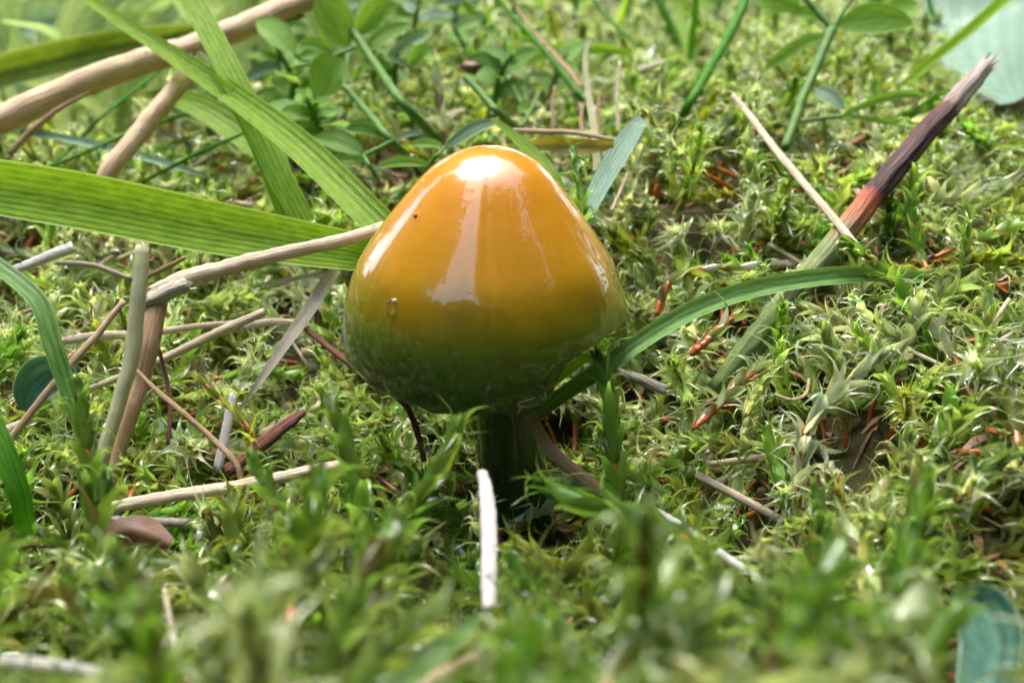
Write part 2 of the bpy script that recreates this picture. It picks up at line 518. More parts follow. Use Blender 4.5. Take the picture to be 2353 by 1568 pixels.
M_STRAWB = straw_mat('straw_brown', (0.54, 0.35, 0.19), (0.20, 0.11, 0.06), speck=0.6)
M_STRAWR = straw_mat('stem_redbrown', (0.20, 0.07, 0.04), (0.06, 0.02, 0.015), speck=0.6, rough=0.4)
M_DEAD = plain_mat('dead_leaf_yellow', (0.18, 0.12, 0.02), (0.42, 0.40, 0.06), 260, 0.5, 0.3)
M_DEADB = plain_mat('dead_leaf_brown', (0.10, 0.04, 0.018), (0.30, 0.17, 0.09), 420, 0.5, 0.2)
M_LEAF = grass_mat('leaflet_green', (0.13, 0.28, 0.03), (0.23, 0.41, 0.06), edge=(0.30, 0.46, 0.14), veins=2.0, trans=0.42, rough=0.5, vein_amt=0.12)
M_LEAFB = grass_mat('leaflet_bluish', (0.11, 0.21, 0.10), (0.23, 0.35, 0.24), edge=(0.36, 0.48, 0.34), veins=2.0, trans=0.32, rough=0.5, vein_amt=0.12)
M_LEAFD = grass_mat('leaflet_dark', (0.08, 0.20, 0.025), (0.15, 0.30, 0.045), edge=(0.26, 0.40, 0.14), veins=2.0, trans=0.36, rough=0.5, vein_amt=0.12)
M_VSTEM = plain_mat('vetch_stem', (0.08, 0.19, 0.035), (0.15, 0.28, 0.07), 1100, 0.55, 0.25, spec=0.25)
M_TEAL = grass_mat('leaf_teal', (0.025, 0.09, 0.06), (0.07, 0.18, 0.125), edge=(0.28, 0.42, 0.30), veins=4.0, trans=0.3, rough=0.45, vein_amt=0.2)
M_HAIR = plain_mat('leaf_hair', (0.6, 0.65, 0.6), (0.8, 0.85, 0.8), 500, 0.4, 0.4)
M_BARK = plain_mat('tree_bark', (0.05, 0.035, 0.022), (0.14, 0.10, 0.07), 9, 0.8, 0.0, bump=1.0, dist=0.02)
M_CROWN = plain_mat('tree_foliage', (0.025, 0.055, 0.010), (0.06, 0.11, 0.02), 3, 0.55, 0.3)

# ------------------------------------------------------------------ ground (soil under the moss, lawn out to the horizon)
def build_ground():
    near = np.concatenate([np.arange(-90, 120, 1.5)])
    ring = np.array([1.06 ** i for i in range(0, 140)])
    far = 120 * np.cumprod(np.full(90, 1.075))
    xs = np.concatenate([-far[::-1] * 0.75, np.arange(-88, 89, 1.6), far * 0.75])
    ys = np.concatenate([-far[::-1] * 0.75, np.arange(-88, 119, 1.6), far])
    X, Y = np.meshgrid(xs, ys)
    R = np.hypot(X, Y)
    Z = np.where(R < 900, soil_h(np.clip(X, -900, 900), np.clip(Y, -900, 900)), 0)
    Z = Z * (1 - sstep(500, 900, R)) + (6 + 12 * vnoise(X, Y, 900, 1) * sstep(900, 4000, R)) * sstep(500, 900, R)
    nx, ny = len(xs), len(ys)
    idx = np.arange(nx * ny).reshape(ny, nx)
    F = np.stack([idx[:-1, :-1], idx[:-1, 1:], idx[1:, 1:], idx[1:, :-1]], -1).reshape(-1, 4)
    o = obj('ground', np.stack([X, Y, Z], -1).reshape(-1, 3), F, M_SOIL, origin=(0, 0, 0))
    tag(o, 'dark damp soil under the moss running out into lawn', 'ground', kind='structure')
build_ground()

# things whose outline the moss must not bury: capsules in the picture with the depth of the thing
KEEP = []
def keep(path3, halfw_mm):
    x, y, d = project(path3)
    hw = np.broadcast_to(halfw_mm, d.shape) / d * FPX
    for i in range(0, len(d) - 1):
        KEEP.append((x[i], y[i], x[i + 1], y[i + 1], max(hw[i], hw[i + 1]), min(d[i], d[i + 1])))

# ------------------------------------------------------------------ the mushroom
AX = -1.25
def build_mushroom():
    root = empty('mushroom', (0.3, 0, -1.2), 'glossy bell-shaped waxcap mushroom, orange above and dark green at the rim', 'mushroom')
    prof = np.array([(0.0, 19.45), (1.1, 19.33), (2.3, 18.75), (3.15, 18.0), (3.95, 17.05), (4.7, 16.1), (5.5, 15.0), (6.22, 13.9), (6.72, 12.75),
                     (7.05, 11.7), (7.2, 10.6), (7.25, 9.8), (7.15, 9.0), (6.95, 8.2)])
    prof = spline(prof, 60)
    na = 160
    th = np.linspace(0, 2 * np.pi, na, endpoint=False) + np.pi  # 0 = towards the viewer, grows to +x; seam at the back
    deg = np.degrees(th) % 360
    lift = np.interp(deg, [0, 19, 23, 26, 31, 42, 60, 90, 120, 180, 250, 330, 360], [0, -0.05, 0.2, 1.3, 2.2, 2.9, 2.95, 2.0, 1.2, 0.9, 0.6, 0.1, 0])
    lift += 0.12 * np.sin(th * 5 + 1) + 0.10 * np.sin(th * 11 + 2) + 0.06 * np.sin(th * 23) + 0.05 * np.sin(th * 41 + 1)
    rimz = 8.6 + lift
    V, uv = [], []
    zt, zb = prof[0, 1], prof[-1, 1]
    for k, (r, z) in enumerate(prof):
        t = (zt - z) / (zt - zb)
        zz = zt - (zt - rimz) * t                                  # shorter meridians where the rim is torn
        zq = np.clip(zz, zb, zt)
        rr = np.interp(zq, prof[::-1, 1], prof[::-1, 0]) if k else np.zeros(na)
        wob = 1 + 0.012 * np.sin(3 * th + 0.6) + 0.010 * np.sin(5 * th + 2) * t + 0.006 * np.sin(9 * th + z) * t
        lean = -0.14 * (1 - t) * t * 4 + 0.12 * (1 - t)
        x = AX + lean + rr * wob * np.sin(th) * np.where(np.sin(th) > 0, 1.02, 1.0)
        y = -rr * wob * np.cos(th)
        dent = 0.10 * np.exp(-((deg - 20) / 30) ** 2) * np.sin(t * 6)
        V.append(np.stack([x, y + dent, zz], 1))
        uv.append(np.stack([th / (2 * np.pi) - 0.5, np.clip((zz - 8.2) / 11.3, 0, 1)], 1))
    # rim turns in and runs back up inside as the thin underside
    c = np.array([AX, 0, 0])
    rim = V[-1]
    for f, dz in ((0.975, -0.10), (0.945, 0.12), (0.80, 1.5), (0.5, 3.6), (0.2, 4.6)):
        q = c + (rim - c) * np.array([f, f, 1]); q[:, 2] = rim[:, 2] * (1 if f > 0.9 else 0.5) + (8.4 * 0.5 if f <= 0.9 else 0) + dz
        V.append(q); uv.append(np.stack([th / (2 * np.pi) - 0.5, np.full(na, 0.40 if f > 0.95 else 0.2)], 1))
    m = len(V)
    V = np.concatenate(V); uv = np.concatenate(uv)
    F = []
    for i in range(m - 1):
        for j in range(na):
            k = (j + 1) % na
            F.append([(i + 1) * na + j, (i + 1) * na + k, i * na + k, i * na + j])
    cap = obj('cap', V, F, M_CAP, root, uv=uv)
    # gills: thin plates under the cap
    parts = []
    for a in np.linspace(0, 2 * np.pi, 54, endpoint=False):
        j = int(((a - math.pi) % (2 * math.pi)) / (2 * math.pi) * na) % na
        rz = rimz[j]
        dirv = np.array([math.sin(a), -math.cos(a)])
        pts = []
        for f, top, bot in ((0.93, 0.25, 0.05), (0.78, 1.5, 0.1), (0.5, 3.4, 0.7), (0.24, 4.4, 1.9)):
            r = f * 6.5
            zb_ = rz * (0.5 + 0.5 * (f > 0.9)) + 8.4 * 0.5 * (f <= 0.9)
            pts.append(((AX + dirv[0] * r, dirv[1] * r, zb_ + top), (AX + dirv[0] * r, dirv[1] * r, zb_ + bot)))
        Vg = np.array([p for pr_ in pts for p in pr_])
        side = np.array([-dirv[1], dirv[0], 0]) * 0.06
        Vg = np.vstack([Vg + side, Vg - side])
        Fg = []
        for s in range(3):
            q = [2 * s, 2 * s + 1, 2 * s + 3, 2 * s + 2]
            Fg.append(q); Fg.append([i + 8 for i in q][::-1])
            Fg.append([2 * s + 1, 2 * s + 9, 2 * s + 11, 2 * s + 3])
        parts.append((Vg, Fg, np.zeros((16, 2))))
    Vg, Fg, Ug = merge(parts)
    gl = obj('gills', Vg, Fg, M_GILL, cap); gl['kind'] = 'stuff'
    # stem
    path = spline([(0.75, 0.2, -4.0), (0.45, 0.1, -1.5), (0.15, 0, 1.5), (-0.3, 0, 5.0), (-0.75, 0, 9.0), (-1.0, 0, 12.6)], 26)
    rad = spline(np.array([[2.0], [2.0], [1.85], [1.6], [1.45], [1.5]]), 26)[:, 0]
    Vs, Fs, Us = tube(path, rad, 28, rough=0.012, seed=3)
    obj('stem', Vs, Fs, M_FSTEM, root, uv=Us)
    keep(np.array([(AX, -6.5, 9.5), (AX, -6.0, 17.0)]), 6.5)
    keep(np.array([(-0.6, -1.5, 7.0), (0.1, -1.5, 2.4)]), 2.2)
    # grit speck and a water bead stuck on the cap
    return root
ROOT_MUSHROOM = build_mushroom()

def on_cap(px, py):
    """point of the cap under a pixel (ray marched against the cap's profile)"""
    prof = spline(np.array([(0.0, 19.45), (1.1, 19.33), (2.3, 18.75), (3.15, 18.0), (3.95, 17.05), (4.7, 16.1), (5.5, 15.0), (6.22, 13.9), (6.72, 12.75),
                     (7.05, 11.7), (7.2, 10.6), (7.25, 9.8), (7.15, 9.0), (6.95, 8.2)]), 60)
    r = ray(px, py)
    for d in np.arange(42, 66, 0.02):
        p = CAM + d * r
        if 8.2 < p[2] < 19.45 and np.hypot(p[0] - AX, p[1]) < np.interp(p[2], prof[::-1, 1], prof[::-1, 0]):
            return p
    return None

def ball(c, r, seg=10, rings=7, squash=(1, 1, 1), drop=0.0):
    V, F = [], []
    for i in range(rings + 1):
        a = math.pi * i / rings
        for j in range(seg):
            b = 2 * math.pi * j / seg
            z = math.cos(a)
            rr = math.sin(a) * (1 - drop * max(z, 0))
            V.append((rr * math.cos(b), rr * math.sin(b), z * (1 + drop * max(z, 0))))
    for i in range(rings):
        for j in range(seg):
            k = (j + 1) % seg
            F.append([i * seg + j, (i + 1) * seg + j, (i + 1) * seg + k, i * seg + k])
    return np.array(V) * r * np.array(squash) + np.asarray(c), F

p = on_cap(955, 496)
V, F = ball(p, 0.11, 8, 6, (1.2, 0.8, 0.8))
tag(obj('grit_speck', V, F, M_STRAWR), 'tiny dark grit speck stuck on the orange part of the cap', 'grit')
p = on_cap(905, 708)
V, F = ball(p + np.array([0, 0.22, 0]), 0.42, 20, 14, (1, 0.75, 1))
tag(obj('water_bead', V, F, M_WATER), 'clear water bead sitting on the olive flank of the cap', 'water drop')

# ------------------------------------------------------------------ stalks and blades given by picture points with depths
def fix_d(x, y, d):
    if d is None: return ground_d(x, y) + 0.6
    if d > 66: return min(66 + (d - 66) * 0.85, ground_d(x, y) - 0.3)
    return d

def path_px(pts, n):
    """pts rows: x, y, depth (None = on the moss, negative = that many mm in front of it), width px"""
    rows = []
    for x, y, d, w in pts:
        d = fix_d(x, y, d)
        rows.append((*P(x, y, d), pw(w, d)))
    s = spline(rows, n)
    return s[:, :3], s[:, 3]

def stalk(name, pts, mat, label, cat, group=None, n=None, flat=1.0, jag0=0.0, jag1=0.0, sides=10, rough=0.05, parent=None, prot=True, seed=None):
    n = n or max(12, 7 * len(pts))
    path, w = path_px(pts, n)
    if name == 'dry_straw':
        w = w * 0.86; rough = max(rough, 0.09)
        if flat > 0.8: flat = 0.68
    seed = seed if seed is not None else int(abs(pts[0][0] * 13 + pts[0][1] * 7)) % 9999
    r = np.random.default_rng(seed)
    wig = np.cumsum(r.normal(size=(n, 3)), 0); wig -= np.linspace(0, 1, n)[:, None] * wig[-1]
    path = path + wig * w.mean() * 0.018
    V, F, U = tube(path, w / 2, sides, flat, jag0, jag1, rough=rough, seed=seed, view_flat=np.zeros(3) if flat < 0.8 else None)
    o = obj(name, V, F, mat, parent, uv=U)
    if parent is None: tag(o, label, cat, group)
    if prot:
        m_ = int(len(path) * (1 - prot)) if prot is not True else 0
        keep(path[m_:], (w / 2)[m_:])
    return o

def blade(name, pts, mat, label, cat, group=None, n=None, fold=0.14, facing=(0, 0, 0), twist=0.0, wavy=0.02, prot=True, parent=None, cross=9, seed=None):
    n = n or max(18, 9 * len(pts))
    path, w = path_px(pts, n)
    view = nrm(CAM - path)
    seed = seed if seed is not None else int(abs(pts[0][0] * 13 + pts[0][1] * 7)) % 9999
    V, F, U = ribbon(path, w, view + np.asarray(facing, float), fold, cross, twist, wavy, seed)
    o = obj(name, V, F, mat, parent, uv=U)
    if parent is None: tag(o, label, cat, group)
    if prot: keep(path, w * 0.45)
    return o

# ---- grass blades, left side
blade('grass_strand', [(-260, 385, 58, 110), (-60, 425, 60, 128), (200, 468, 62, 135), (500, 528, 64.5, 125), (760, 572, 66, 98), (960, 600, 68, 60), (1100, 610, 70, 4)],
      M_GRASS, 'broad bright green grass blade lying level, passing behind the left side of the cap', 'grass', facing=(0, -0.1, 0.35))
blade('grass_strand', [(60, -120, 96, 12), (205, 0, 90, 26), (380, 118, 84, 40), (545, 228, 78, 58), (690, 340, 72, 72), (860, 505, 66, 76), (950, 600, 65, 70)],
      M_GRASS2, 'long ribbed grass blade slanting down to the cap, crossing over the upright blade', 'grass', facing=(0, 0, 0.3), fold=0.2)
blade('grass_strand', [(390, -90, 86, 52), (440, 0, 84, 56), (520, 150, 80, 58), (580, 270, 78, 62), (640, 400, 76, 60), (700, 510, 75, 52)],
      M_GRASS2, 'upright flat green grass blade crossed by the long slanting blade', 'grass', facing=(0.2, 0, 0.2), fold=0.06)
blade('grass_strand', [(490, 175, 79, 16), (560, 250, 78.5, 55), (620, 350, 78, 74), (650, 450, 76.5, 60), (672, 520, 76, 40)],
      M_GRASS2, 'short pale grass blade tucked behind the crossing of two longer blades', 'grass', facing=(-0.3, 0, 0.1), fold=0.1)
blade('grass_strand', [(330, 215, 98, 12), (400, 225, 96, 42), (480, 258, 94, 62), (570, 320, 92, 66), (660, 400, 90, 30)],
      M_GRASS2, 'short wide yellowish grass blade under the speckled broken stalk', 'grass', facing=(0, 0, 0.4))
blade('grass_strand', [(-140, 215, 122, 70), (0, 168, 122, 76), (200, 120, 122, 74), (350, 88, 122, 52), (445, 66, 122, 18), (470, 60, 122, 3)],
      M_GOLIVE, 'olive grass blade with pale margin above the thick dry stalk', 'grass', fold=0.22, facing=(0, 0, 0.2))
blade('grass_strand', [(-120, 95, 170, 60), (0, 70, 170, 64), (200, 35, 170, 50), (420, 4, 170, 26), (600, -20, 170, 6)],
      M_GBLUE, 'silvery green grass blade, topmost of the level blades', 'grass', fold=0.25, facing=(0, 0, 0.4))
blade('grass_strand', [(-40, 590, 58, 34), (0, 615, 57.5, 38), (85, 690, 56.5, 42), (120, 790, 56, 44), (150, 880, 56, 40), (185, 990, 56, 30)],
      M_GCHAN, 'bent translucent grass blade hanging beside the round teal leaf', 'grass', facing=(0.2, 0, 0.1))
blade('grass_strand', [(-30, 940, 52, 40), (10, 1040, 51.5, 52), (45, 1140, 51.5, 50), (62, 1240, 52, 38)],
      M_GDARK, 'dark green grass blade standing below the round teal leaf', 'grass', facing=(0.2, 0, 0.1))
blade('grass_strand', [(40, 302, 92, 16), (150, 320, 91, 20), (280, 350, 89, 22), (380, 376, 87, 20), (470, 405, 86, 10)],
      M_GBLUE, 'thin grey channelled grass blade with a brown underside behind the speckled stalk', 'grass', fold=0.3, facing=(0, 0, 0.5))
for pts, lab in (
    ([(60, 420, 84, 7), (150, 352, 90, 9), (240, 262, 97, 9), (330, 190, 106, 9), (420, 120, 118, 8)], 'needle-thin green grass leaf rising towards the thick dry stalk'),
    ([(90, 392, 86, 8), (190, 352, 88, 9), (300, 305, 92, 10), (430, 262, 98, 9), (560, 225, 104, 8), (760, 160, 112, 8)], 'needle-thin green grass leaf passing behind the speckled broken stalk'),
    ([(325, 420, 82, 9), (400, 380, 83, 9), (480, 340, 85, 9), (560, 305, 88, 8), (700, 235, 96, 7), (800, 190, 102, 7), (960, 145, 108, 4)], 'needle-thin green grass leaf below the speckled broken stalk'),
):
    stalk('grass_needle', pts, M_GDARK, lab, 'grass leaf', sides=8, rough=0.02)

# ---- dry stalks, left side
stalk('dry_stalk', [(-150, 340, 88, 58), (0, 272, 90, 62), (150, 205, 93, 62), (300, 150, 96, 58), (480, 88, 100, 56), (620, 35, 104, 54), (800, -40, 110, 50)],
      M_STRAW, 'thick pale brown dry stalk slanting across behind the grass blades', 'dry stalk', sides=18, rough=0.03)
stalk('dry_stalk', [(225, 445, 80, 42), (262, 380, 80.5, 44), (330, 295, 82, 44), (390, 222, 83.5, 43), (432, 165, 84.5, 40)],
      M_STRAW, 'short speckled dry stalk with a jagged broken top', 'dry stalk', jag1=2.2, sides=16, rough=0.03)
stalk('dry_straw', [(25, 352, 84, 16), (75, 300, 84.5, 17), (140, 248, 85, 12), (205, 212, 85.5, 4)], M_STRAWB,
      'thin split brown straw leaning on the thick dry stalk', 'straw', flat=0.5, jag0=2)
stalk('dry_straw', [(1010, 492, 63.5, 34), (890, 522, 62.5, 36), (760, 555, 61.5, 36), (620, 588, 61, 40), (500, 618, 60.3, 44), (420, 642, 60, 48), (355, 668, 59.8, 34)],
      M_STRAWP, 'long flattened pale straw running from the bent joint to the cap', 'straw', flat=0.55, sides=14, jag1=1.5)
t = empty('bent_stalk', P(255, 1085, ground_d(255, 1085)), 'upright tan stalk with a grey frayed joint where the long straw meets it', 'dry stalk')
stalk('stalk', [(362, 690, 60, 48), (345, 780, 59.5, 50), (325, 870, 59.3, 46), (300, 960, 59, 38), (262, 1075, 58.8, 28), (245, 1120, 58.6, 24)], M_TAN, None, None, parent=t, sides=14)
stalk('joint', [(318, 704, 59.6, 20), (348, 690, 59.5, 34), (385, 674, 59.5, 40), (430, 655, 59.6, 34)], M_STRAWG, None, None, parent=t, jag0=2.2, jag1=1.5, sides=14, flat=0.75, rough=0.16)
stalk('green_stalk', [(326, 575, 53.5, 36), (318, 660, 53.2, 39), (306, 770, 53, 40), (282, 880, 52.8, 38), (250, 990, 52.6, 36), (232, 1060, 52.5, 36)],
      M_PALE, 'smooth pale green cut stalk standing in front of the tan one', 'stalk', jag0=0.6, sides=18, rough=0.012, flat=0.9)
stalk('dry_straw', [(285, 690, 58.6, 17), (215, 775, 58, 19), (140, 862, 57.4, 20), (70, 950, 57, 20), (15, 1020, 56.8, 22)], M_STRAW,
      'slim tan straw leaning out from the frayed joint to the ground', 'straw', sides=10)
stalk('dry_straw', [(205, 893, 62.4, 15), (290, 862, 62.6, 20), (385, 822, 62.9, 23), (490, 770, 63.4, 25), (602, 718, 64, 23)],
      M_STRAWP, 'pinkish pale straw sloping up behind the green cut stalk', 'straw', jag1=1.5, sides=12)
stalk('dry_straw', [(560, 752, 65, 20), (620, 740, 65.2, 22), (692, 742, 65.4, 20)], M_STRAWP,
      'short pale straw end joining the grey spotted leaf', 'straw', jag0=1, sides=10)
stalk('dry_straw', [(130, 785, 63, 22), (220, 772, 64, 26), (330, 768, 65, 22), (450, 750, 66, 18), (540, 742, 66.5, 18)], M_STRAWP,
      'short pale straw behind the slim tan one', 'straw', jag0=1.5, sides=10)
blade('dead_leaf', [(775, 618, 66.5, 20), (745, 655, 66, 30), (700, 725, 65, 31), (640, 810, 63.6, 24), (590, 885, 62.5, 16), (548, 945, 62, 7)], M_STRAWG,
      'narrow grey dead leaf spotted with mould left of the cap', 'dead leaf', fold=0.1)
stalk('dry_straw', [(535, 910, 60.5, 22), (520, 985, 60, 26), (500, 1075, 59.4, 24)], M_STRAWW, 'short white straw under the tip of the spotted dead leaf', 'straw', flat=0.5, jag0=1, jag1=1.5)
stalk('thin_twig', [(672, 735, 65.5, 8), (735, 782, 64.4, 13), (800, 833, 62.4, 16), (860, 878, 60.5, 17), (930, 930, 59, 14), (962, 1005, 58.6, 14), (975, 1060, 58.4, 12)], M_STRAWR,
      'thin dark red twig running under the left rim of the cap', 'twig', sides=10, rough=0.08)
stalk('dry_straw', [(312, 848, 57.6, 12), (370, 905, 57, 16), (430, 955, 56.6, 17), (490, 1010, 56.4, 18), (540, 1060, 56, 18), (555, 1110, 55.8, 16)], M_STRAWB,
      'thin brown straw slanting down from the tan stalk', 'straw', sides=10)
stalk('thin_twig', [(362, 790, 60.5, 8), (385, 880, 59.5, 10), (392, 950, 58.6, 11), (385, 1020, 58, 10)], M_STRAWR, 'short reddish twig hanging beside the tan stalk', 'twig', sides=8)
stalk('dry_straw', [(520, 1085, 56.8, 30), (590, 1030, 57.4, 34), (660, 975, 58, 30), (700, 945, 58.4, 16)], M_STRAWR, 'dark red sheath-like straw lying in the hollow left of the stem', 'straw', flat=0.6, sides=12)
stalk('dry_straw', [(230, 1172, 54, 30), (340, 1150, 54.5, 34), (470, 1128, 55, 34), (600, 1105, 55.6, 32), (700, 1084, 56.2, 30), (790, 1068, 56.8, 30)], M_STRAWP,
      'long pale split straw lying flat in front of the hollow', 'straw', flat=0.6, jag0=1.5, jag1=1.2, sides=12)
stalk('dry_straw', [(250, 1192, 53.8, 20), (340, 1198, 54, 26), (430, 1200, 54.2, 22)], M_STRAWG, 'short grey-green straw tucked under the long pale one', 'straw', flat=0.5, jag0=1.5, jag1=1.5)
blade('dead_leaf', [(225, 1262, 52, 30), (270, 1228, 52.2, 66), (330, 1222, 52.4, 74), (390, 1255, 52.6, 40)], M_DEADB, 'crumpled brown dead leaf below the short grey-green straw', 'dead leaf', fold=-0.35, wavy=0.18)
stalk('dry_straw', [(30, 622, 66, 22), (100, 594, 66.6, 28), (168, 568, 67, 32)], M_STRAWW, 'stubby weathered grey straw with a square broken end beside the broad grass blade', 'straw', flat=0.6, jag1=0.8, sides=10)
stalk('dry_straw', [(128, 603, 68.5, 14), (215, 610, 69, 16), (300, 640, 69.5, 14)], M_STRAWG, 'small weathered straw behind the green cut stalk', 'straw', jag1=1.5)
stalk('dry_straw', [(330, 640, 63.5, 12), (380, 615, 64, 14), (425, 592, 64.5, 10)], M_STRAWB, 'small brown straw over the frayed joint', 'straw', flat=0.5)
blade('dead_leaf', [(600, 655, 67.5, 8), (680, 640, 67.8, 13), (760, 622, 68, 10), (800, 585, 67, 7)], M_STRAWG, 'thin pale curled leaf behind the spotted dead leaf', 'dead leaf')
stalk('dry_straw', [(-30, 1010, 60, 26), (20, 985, 60.5, 26), (70, 965, 61, 18)], M_STRAWP, 'pale straw end beside the dark grass blade', 'straw', jag1=1)
stalk('dry_straw', [(-20, 1258, 53, 18), (40, 1252, 53.4, 20), (90, 1246, 53.6, 14)], M_STRAWR, 'short red-brown straw at the foot of the dark grass blade', 'straw')

# ---- straws and blades in front and right of the stem
stalk('dry_straw', [(1108, 1085, 47.5, 30), (1118, 1130, 46.4, 40), (1125, 1220, 44.4, 46), (1127, 1310, 42.6, 46), (1124, 1400, 41.2, 40)], M_STRAWW,
      'white upright straw standing in front of the mushroom stem', 'straw', sides=14, flat=0.6, jag0=0.35, rough=0.05)
stalk('dry_straw', [(1180, 905, 55.4, 24), (1215, 950, 55, 30), (1262, 1030, 54.6, 34), (1330, 1090, 54.2, 34), (1400, 1140, 53.8, 30), (1470, 1180, 53.2, 22)], M_STRAWB,
      'mould-spotted tan straw slanting away from under the torn rim', 'straw', sides=14)
stalk('dry_straw', [(1505, 1170, 52, 14), (1580, 1218, 51.2, 24), (1650, 1268, 50.6, 27), (1722, 1318, 50, 26)], M_STRAWW, 'short pinkish straw with a blunt end in the moss', 'straw', jag1=1.0, flat=0.7)
blade('grass_strand', [(1215, 968, 57.2, 34), (1300, 905, 57.8, 38), (1400, 838, 58.6, 42), (1500, 768, 59.6, 44), (1610, 708, 60.8, 46), (1730, 668, 62, 46), (1860, 644, 63.4, 46), (1990, 634, 65, 44), (2120, 640, 67, 30)],
      M_GCHAN, 'channelled blue-green grass blade arching from the torn rim over the moss', 'grass', fold=0.28, facing=(-0.1, 0, 0.45), n=60)
blade('grass_strand', [(1238, 905, 60, 18), (1290, 862, 60.6, 22), (1340, 825, 61.4, 20), (1400, 790, 62.2, 10)], M_GRASS2, 'short yellow-green blade seen behind the torn rim', 'grass')
t2 = stops = (30.0, [(0.0, (0.20, 0.32, 0.09)), (0.37, (0.26, 0.34, 0.11)), (0.44, (0.46, 0.24, 0.09)), (0.49, (0.66, 0.17, 0.045)), (0.528, (0.55, 0.11, 0.03)), (0.545, (0.035, 0.008, 0.010)),
                     (0.66, (0.085, 0.024, 0.020)), (0.84, (0.12, 0.038, 0.030)), (0.865, (0.42, 0.33, 0.26)), (1.0, (0.56, 0.49, 0.40))])
pts = [(1650, 900, 66.8, 60), (1735, 790, 67, 62), (1800, 705, 67.4, 62), (1880, 610, 68.4, 60), (1975, 495, 70.2, 58), (2060, 392, 72.2, 55), (2150, 285, 74.6, 52), (2205, 222, 76, 48), (2262, 158, 77.4, 38)]
_p, _w = path_px(pts, 40)
_len = float(np.linalg.norm(np.diff(_p, axis=0), axis=1).sum())
M_BAND = straw_mat('banded_stem', (0.3, 0.2, 0.12), (0.12, 0.06, 0.05), speck=0.0, rough=0.45, stops=(_len, stops[1]))
stalk('banded_stem', pts, M_BAND, 'thick dying stem banded green, orange, purple-brown and straw at its frayed tip', 'stem', n=40, sides=22, jag1=3.0, rough=0.11, flat=0.8, prot=0.66)
stalk('dry_straw', [(1684, 218, 84, 13), (1720, 262, 82, 17), (1800, 365, 76, 19), (1885, 465, 71, 20), (1965, 560, 67, 20), (2000, 605, 66.5, 18)], M_STRAWP,
      'slim smooth tan straw crossing the orange band of the thick stem', 'straw', sides=12, rough=0.02)
stalk('dry_straw', [(1428, 858, 60.5, 26), (1470, 872, 60, 32), (1530, 895, 59.6, 30)], M_STRAWG, 'short flat grey straw below the arching blade', 'straw', flat=0.5, jag0=1, jag1=1)
stalk('dry_straw', [(1620, 925, 58, 10), (1680, 895, 58.4, 12), (1770, 845, 59.5, 10)], M_STRAWB, 'thin grey-brown twig lying in the dark hollow of the moss', 'twig', sides=8)
stalk('dry_straw', [(1780, 905, 58.2, 8), (1820, 918, 58, 10), (1850, 905, 58.4, 10), (1858, 870, 58.8, 8)], M_STRAW, 'small curled tan rootlet in the moss hollow', 'rootlet', sides=8)
stalk('dry_straw', [(0, 1518, 34.5, 34), (110, 1530, 34.6, 38), (240, 1545, 34.8, 26)], M_STRAWW, 'blurred pinkish straw lying on the foreground moss', 'straw', sides=12)
stalk('dry_straw', [(930, 1600, 33, 34), (1010, 1550, 33.4, 36), (1090, 1505, 33.8, 26)], M_STRAW, 'blurred tan straw poking from the foreground moss', 'straw', sides=12)
blade('grass_strand', [(880, 1610, 33.4, 50), (960, 1530, 34, 56), (1050, 1460, 34.8, 44), (1110, 1410, 35.4, 14)], M_GCHAN, 'blurred pale green blade beside the foreground tan straw', 'grass')
blade('broad_leaf', [(2190, 1362, 41, 30), (2262, 1400, 40, 110), (2290, 1480, 38.5, 140), (2270, 1610, 36.5, 130)], M_TEAL, 'broad blurred teal leaf with a pale margin in the moss', 'leaf', fold=0.3, facing=(-0.5, 0, 0.4), cross=13)
blade('round_leaf', [(58, 940, 57.8, 30), (70, 900, 58, 82), (100, 865, 58.4, 98), (150, 850, 58.8, 60), (185, 850, 59, 8)], M_TEAL, 'round teal leaf half hidden by the bent grass blade', 'leaf', fold=0.2, cross=11)

# ---- behind the mushroom
stalk('grass_needle', [(1725, -30, 118, 22), (1690, 50, 112, 22), (1640, 140, 104, 23), (1590, 225, 97, 22), (1555, 290, None, 18)], M_GDARK, 'dark green round rush leaf rising from pale curly moss', 'grass leaf', sides=12, rough=0.02)
stalk('grass_needle', [(1505, -30, 140, 9), (1530, 30, 138, 10), (1555, 80, 136, 10), (1575, 140, 132, 10)], M_GDARK, 'thin dark rush leaf beside the paler upright one', 'grass leaf', sides=8)
blade('grass_strand', [(1530, -40, 138, 20), (1555, 20, 136, 22), (1575, 90, 132, 22), (1588, 150, 128, 20)], M_GRASS2, 'pale upright grass blade behind the moss tuft', 'grass')
blade('grass_strand', [(2370, -60, 120, 30), (2310, -5, 118, 28), (2230, 65, 114, 26), (2150, 130, 110, 24), (2075, 195, 106, 16)], M_GRASS2, 'ribbed grass blade slanting down towards the frayed stem tip', 'grass', fold=0.3)
stalk('grass_needle', [(1130, -20, 118, 9), (1180, 40, 114, 12), (1240, 105, 108, 13), (1290, 165, 104, 13), (1335, 225, 99, 12), (1352, 270, None, 10)], M_GDARK, 'dark green rush leaf overlapped by a brown dead sheath', 'grass leaf', sides=8)
stalk('dry_straw', [(1185, 20, 117, 6), (1245, 95, 110, 12), (1300, 155, 104, 14), (1335, 200, 100, 10)], M_STRAWB, 'brown dead sheath clinging to the dark rush leaf', 'straw', flat=0.5)
stalk('grass_needle', [(1350, -20, 130, 9), (1395, 40, 126, 10), (1440, 85, 122, 8), (1470, 110, 120, 6)], M_GDARK, 'slender rush leaf with a withered yellow tip', 'grass leaf', sides=8)
